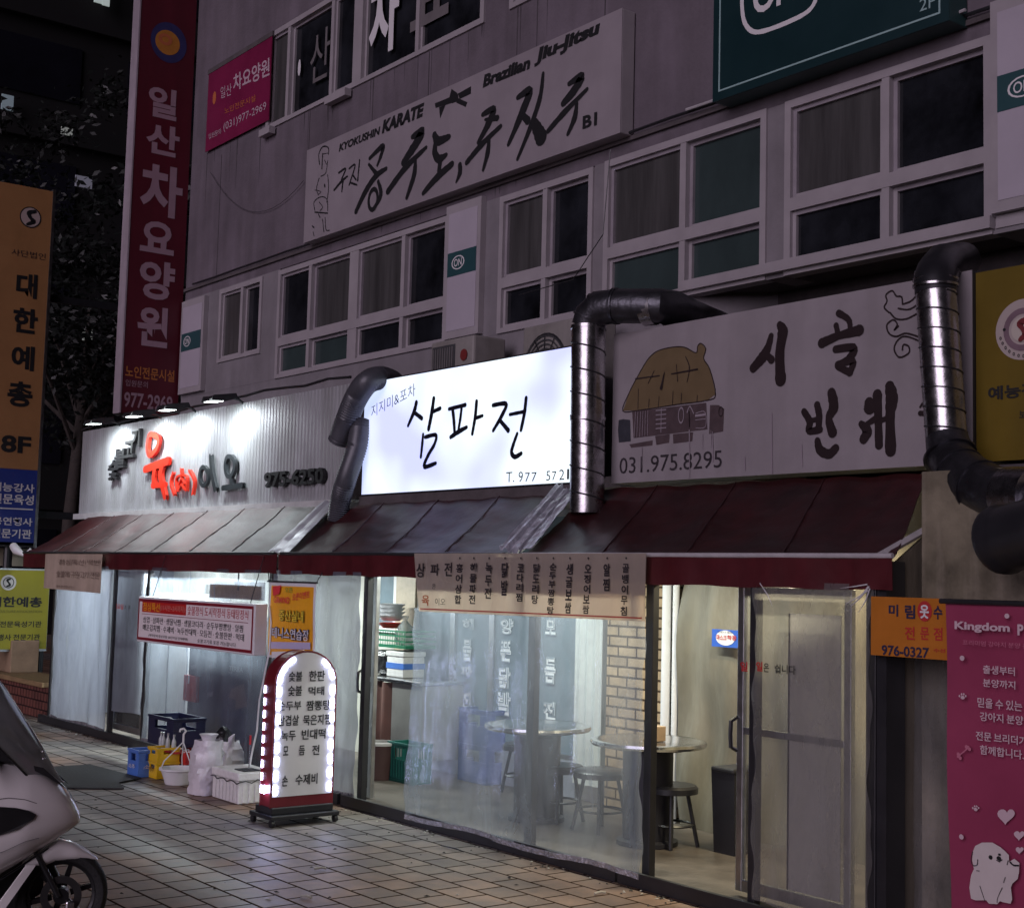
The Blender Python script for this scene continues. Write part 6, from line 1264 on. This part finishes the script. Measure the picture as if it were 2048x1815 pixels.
# fork leg and hub
f = MB(); A, B = cs(235, 1445), cs(-20, 1840); f.prism([sp_(A[0]-.012, A[1], .075), sp_(A[0]+.022, A[1], .075), sp_(B[0]+.02, B[1], .085), sp_(B[0]-.02, B[1], .085)], NR*.02, WHP); f.build('stay', sct, bevel=.004)
f = MB(); f.tube([sp_(-.12, .42, .062), sp_(-.01, .212, .062)], .014, DKP, 12); f.tube([sp_(-.1, .42, -.062), sp_(0, .212, -.062)], .022, DKP, 12); f.build('fork', sct, True)
def wheel(s0, r, label=None):
    C_ = sp_(s0, r); 
    def ring(rr, nn, q): return C_+HD*math.cos(q)*rr+V(0, 0, math.sin(q)*rr)+NR*nn
    def rev(prof, m, seg=44):
        g = MB(); vs = [ring(a, b, 2*math.pi*k/seg) for a, b in prof for k in range(seg)]
        g.add(vs, [(i*seg+k, i*seg+(k+1) % seg, (i+1)*seg+(k+1) % seg, (i+1)*seg+k) for i in range(len(prof)-1) for k in range(seg)], m); return g
    w_ = rev([(r*.74, -.04), (r*.8, -.05), (r*.9, -.052), (r*.97, -.04), (r, -.018), (r, .018), (r*.97, .04), (r*.9, .052), (r*.8, .05), (r*.74, .04)], TYRE).build('wheel', sct, True)
    g = rev([(r*.72, .03), (r*.765, .04), (r*.765, -.04), (r*.72, -.03), (r*.66, -.025), (r*.66, .025), (r*.72, .03)], RIM)
    for k in range(6):
        a_ = k*math.pi/3+.25; d = HD*math.cos(a_)+V(0, 0, math.sin(a_)); e = HD*-math.sin(a_)+V(0, 0, math.cos(a_))
        g.prism([C_+d*r*.2+e*.014+NR*.02, C_+d*r*.2-e*.014+NR*.02, C_+d*r*.69-e*.01+NR*.012, C_+d*r*.69+e*.01+NR*.012], NR*-.03, RIM)
    g.tube([C_+NR*.06, C_-NR*.06], .036, RIM, 18); g.build('rim', w_, True, angle=35)
    b_ = rev([(r*.28, .05), (r*.44, .05), (r*.44, .053), (r*.28, .053), (r*.28, .05)], mat('disc_steel', (.12, .12, .125), .35, .9)); b_.build('brake_disc', w_)
    return w_
wheel(0, .212)
f = MB(); cc = sp_(.045, .16, .07); f.obox(cc-HD*.022-V(0, 0, .04), HD*.04, NR*.03, V(0, 0, .075), STEEL); f.build('brake_caliper', sct, bevel=.008)
# rest of the scooter outside the left edge of the picture
shell([(-.42, .2, .62, .17), (-.55, .17, .42, .16), (-.7, .16, .36, .15), (-.85, .18, .5, .15), (-.95, .2, .66, .15)], WHP).build('floor_body', sct, True)
shell([(-.8, .4, .66, .12), (-.95, .38, .72, .16), (-1.2, .4, .74, .16), (-1.45, .5, .76, .12), (-1.62, .62, .78, .05)], WHP).build('tail_body', sct, True)
shell([(-.74, .66, .7, .1), (-.82, .67, .77, .14), (-1.1, .7, .78, .15), (-1.25, .74, .86, .14), (-1.5, .78, .86, .1)], DKP).build('seat', sct, True)
wheel(-1.27, .212)
f = MB(); f.tube([sp_(-.36, .8, -.3), sp_(-.32, .84, -.12), sp_(-.3, .85, 0), sp_(-.32, .84, .12), sp_(-.36, .8, .3)], .014, DKP, 8); f.tube([sp_(-.3, .85, 0), sp_(-.22, .55, 0)], .025, DKP, 8); f.build('handlebar', sct, True)
f = MB(); f.tube([sp_(-.9, .22, -.1), sp_(-.95, .02, -.2)], .012, DKP, 8); f.tube([sp_(-1.0, .2, -.14), sp_(-1.5, .3, -.16)], .05, STEEL, 14); f.build('exhaust', sct, True)
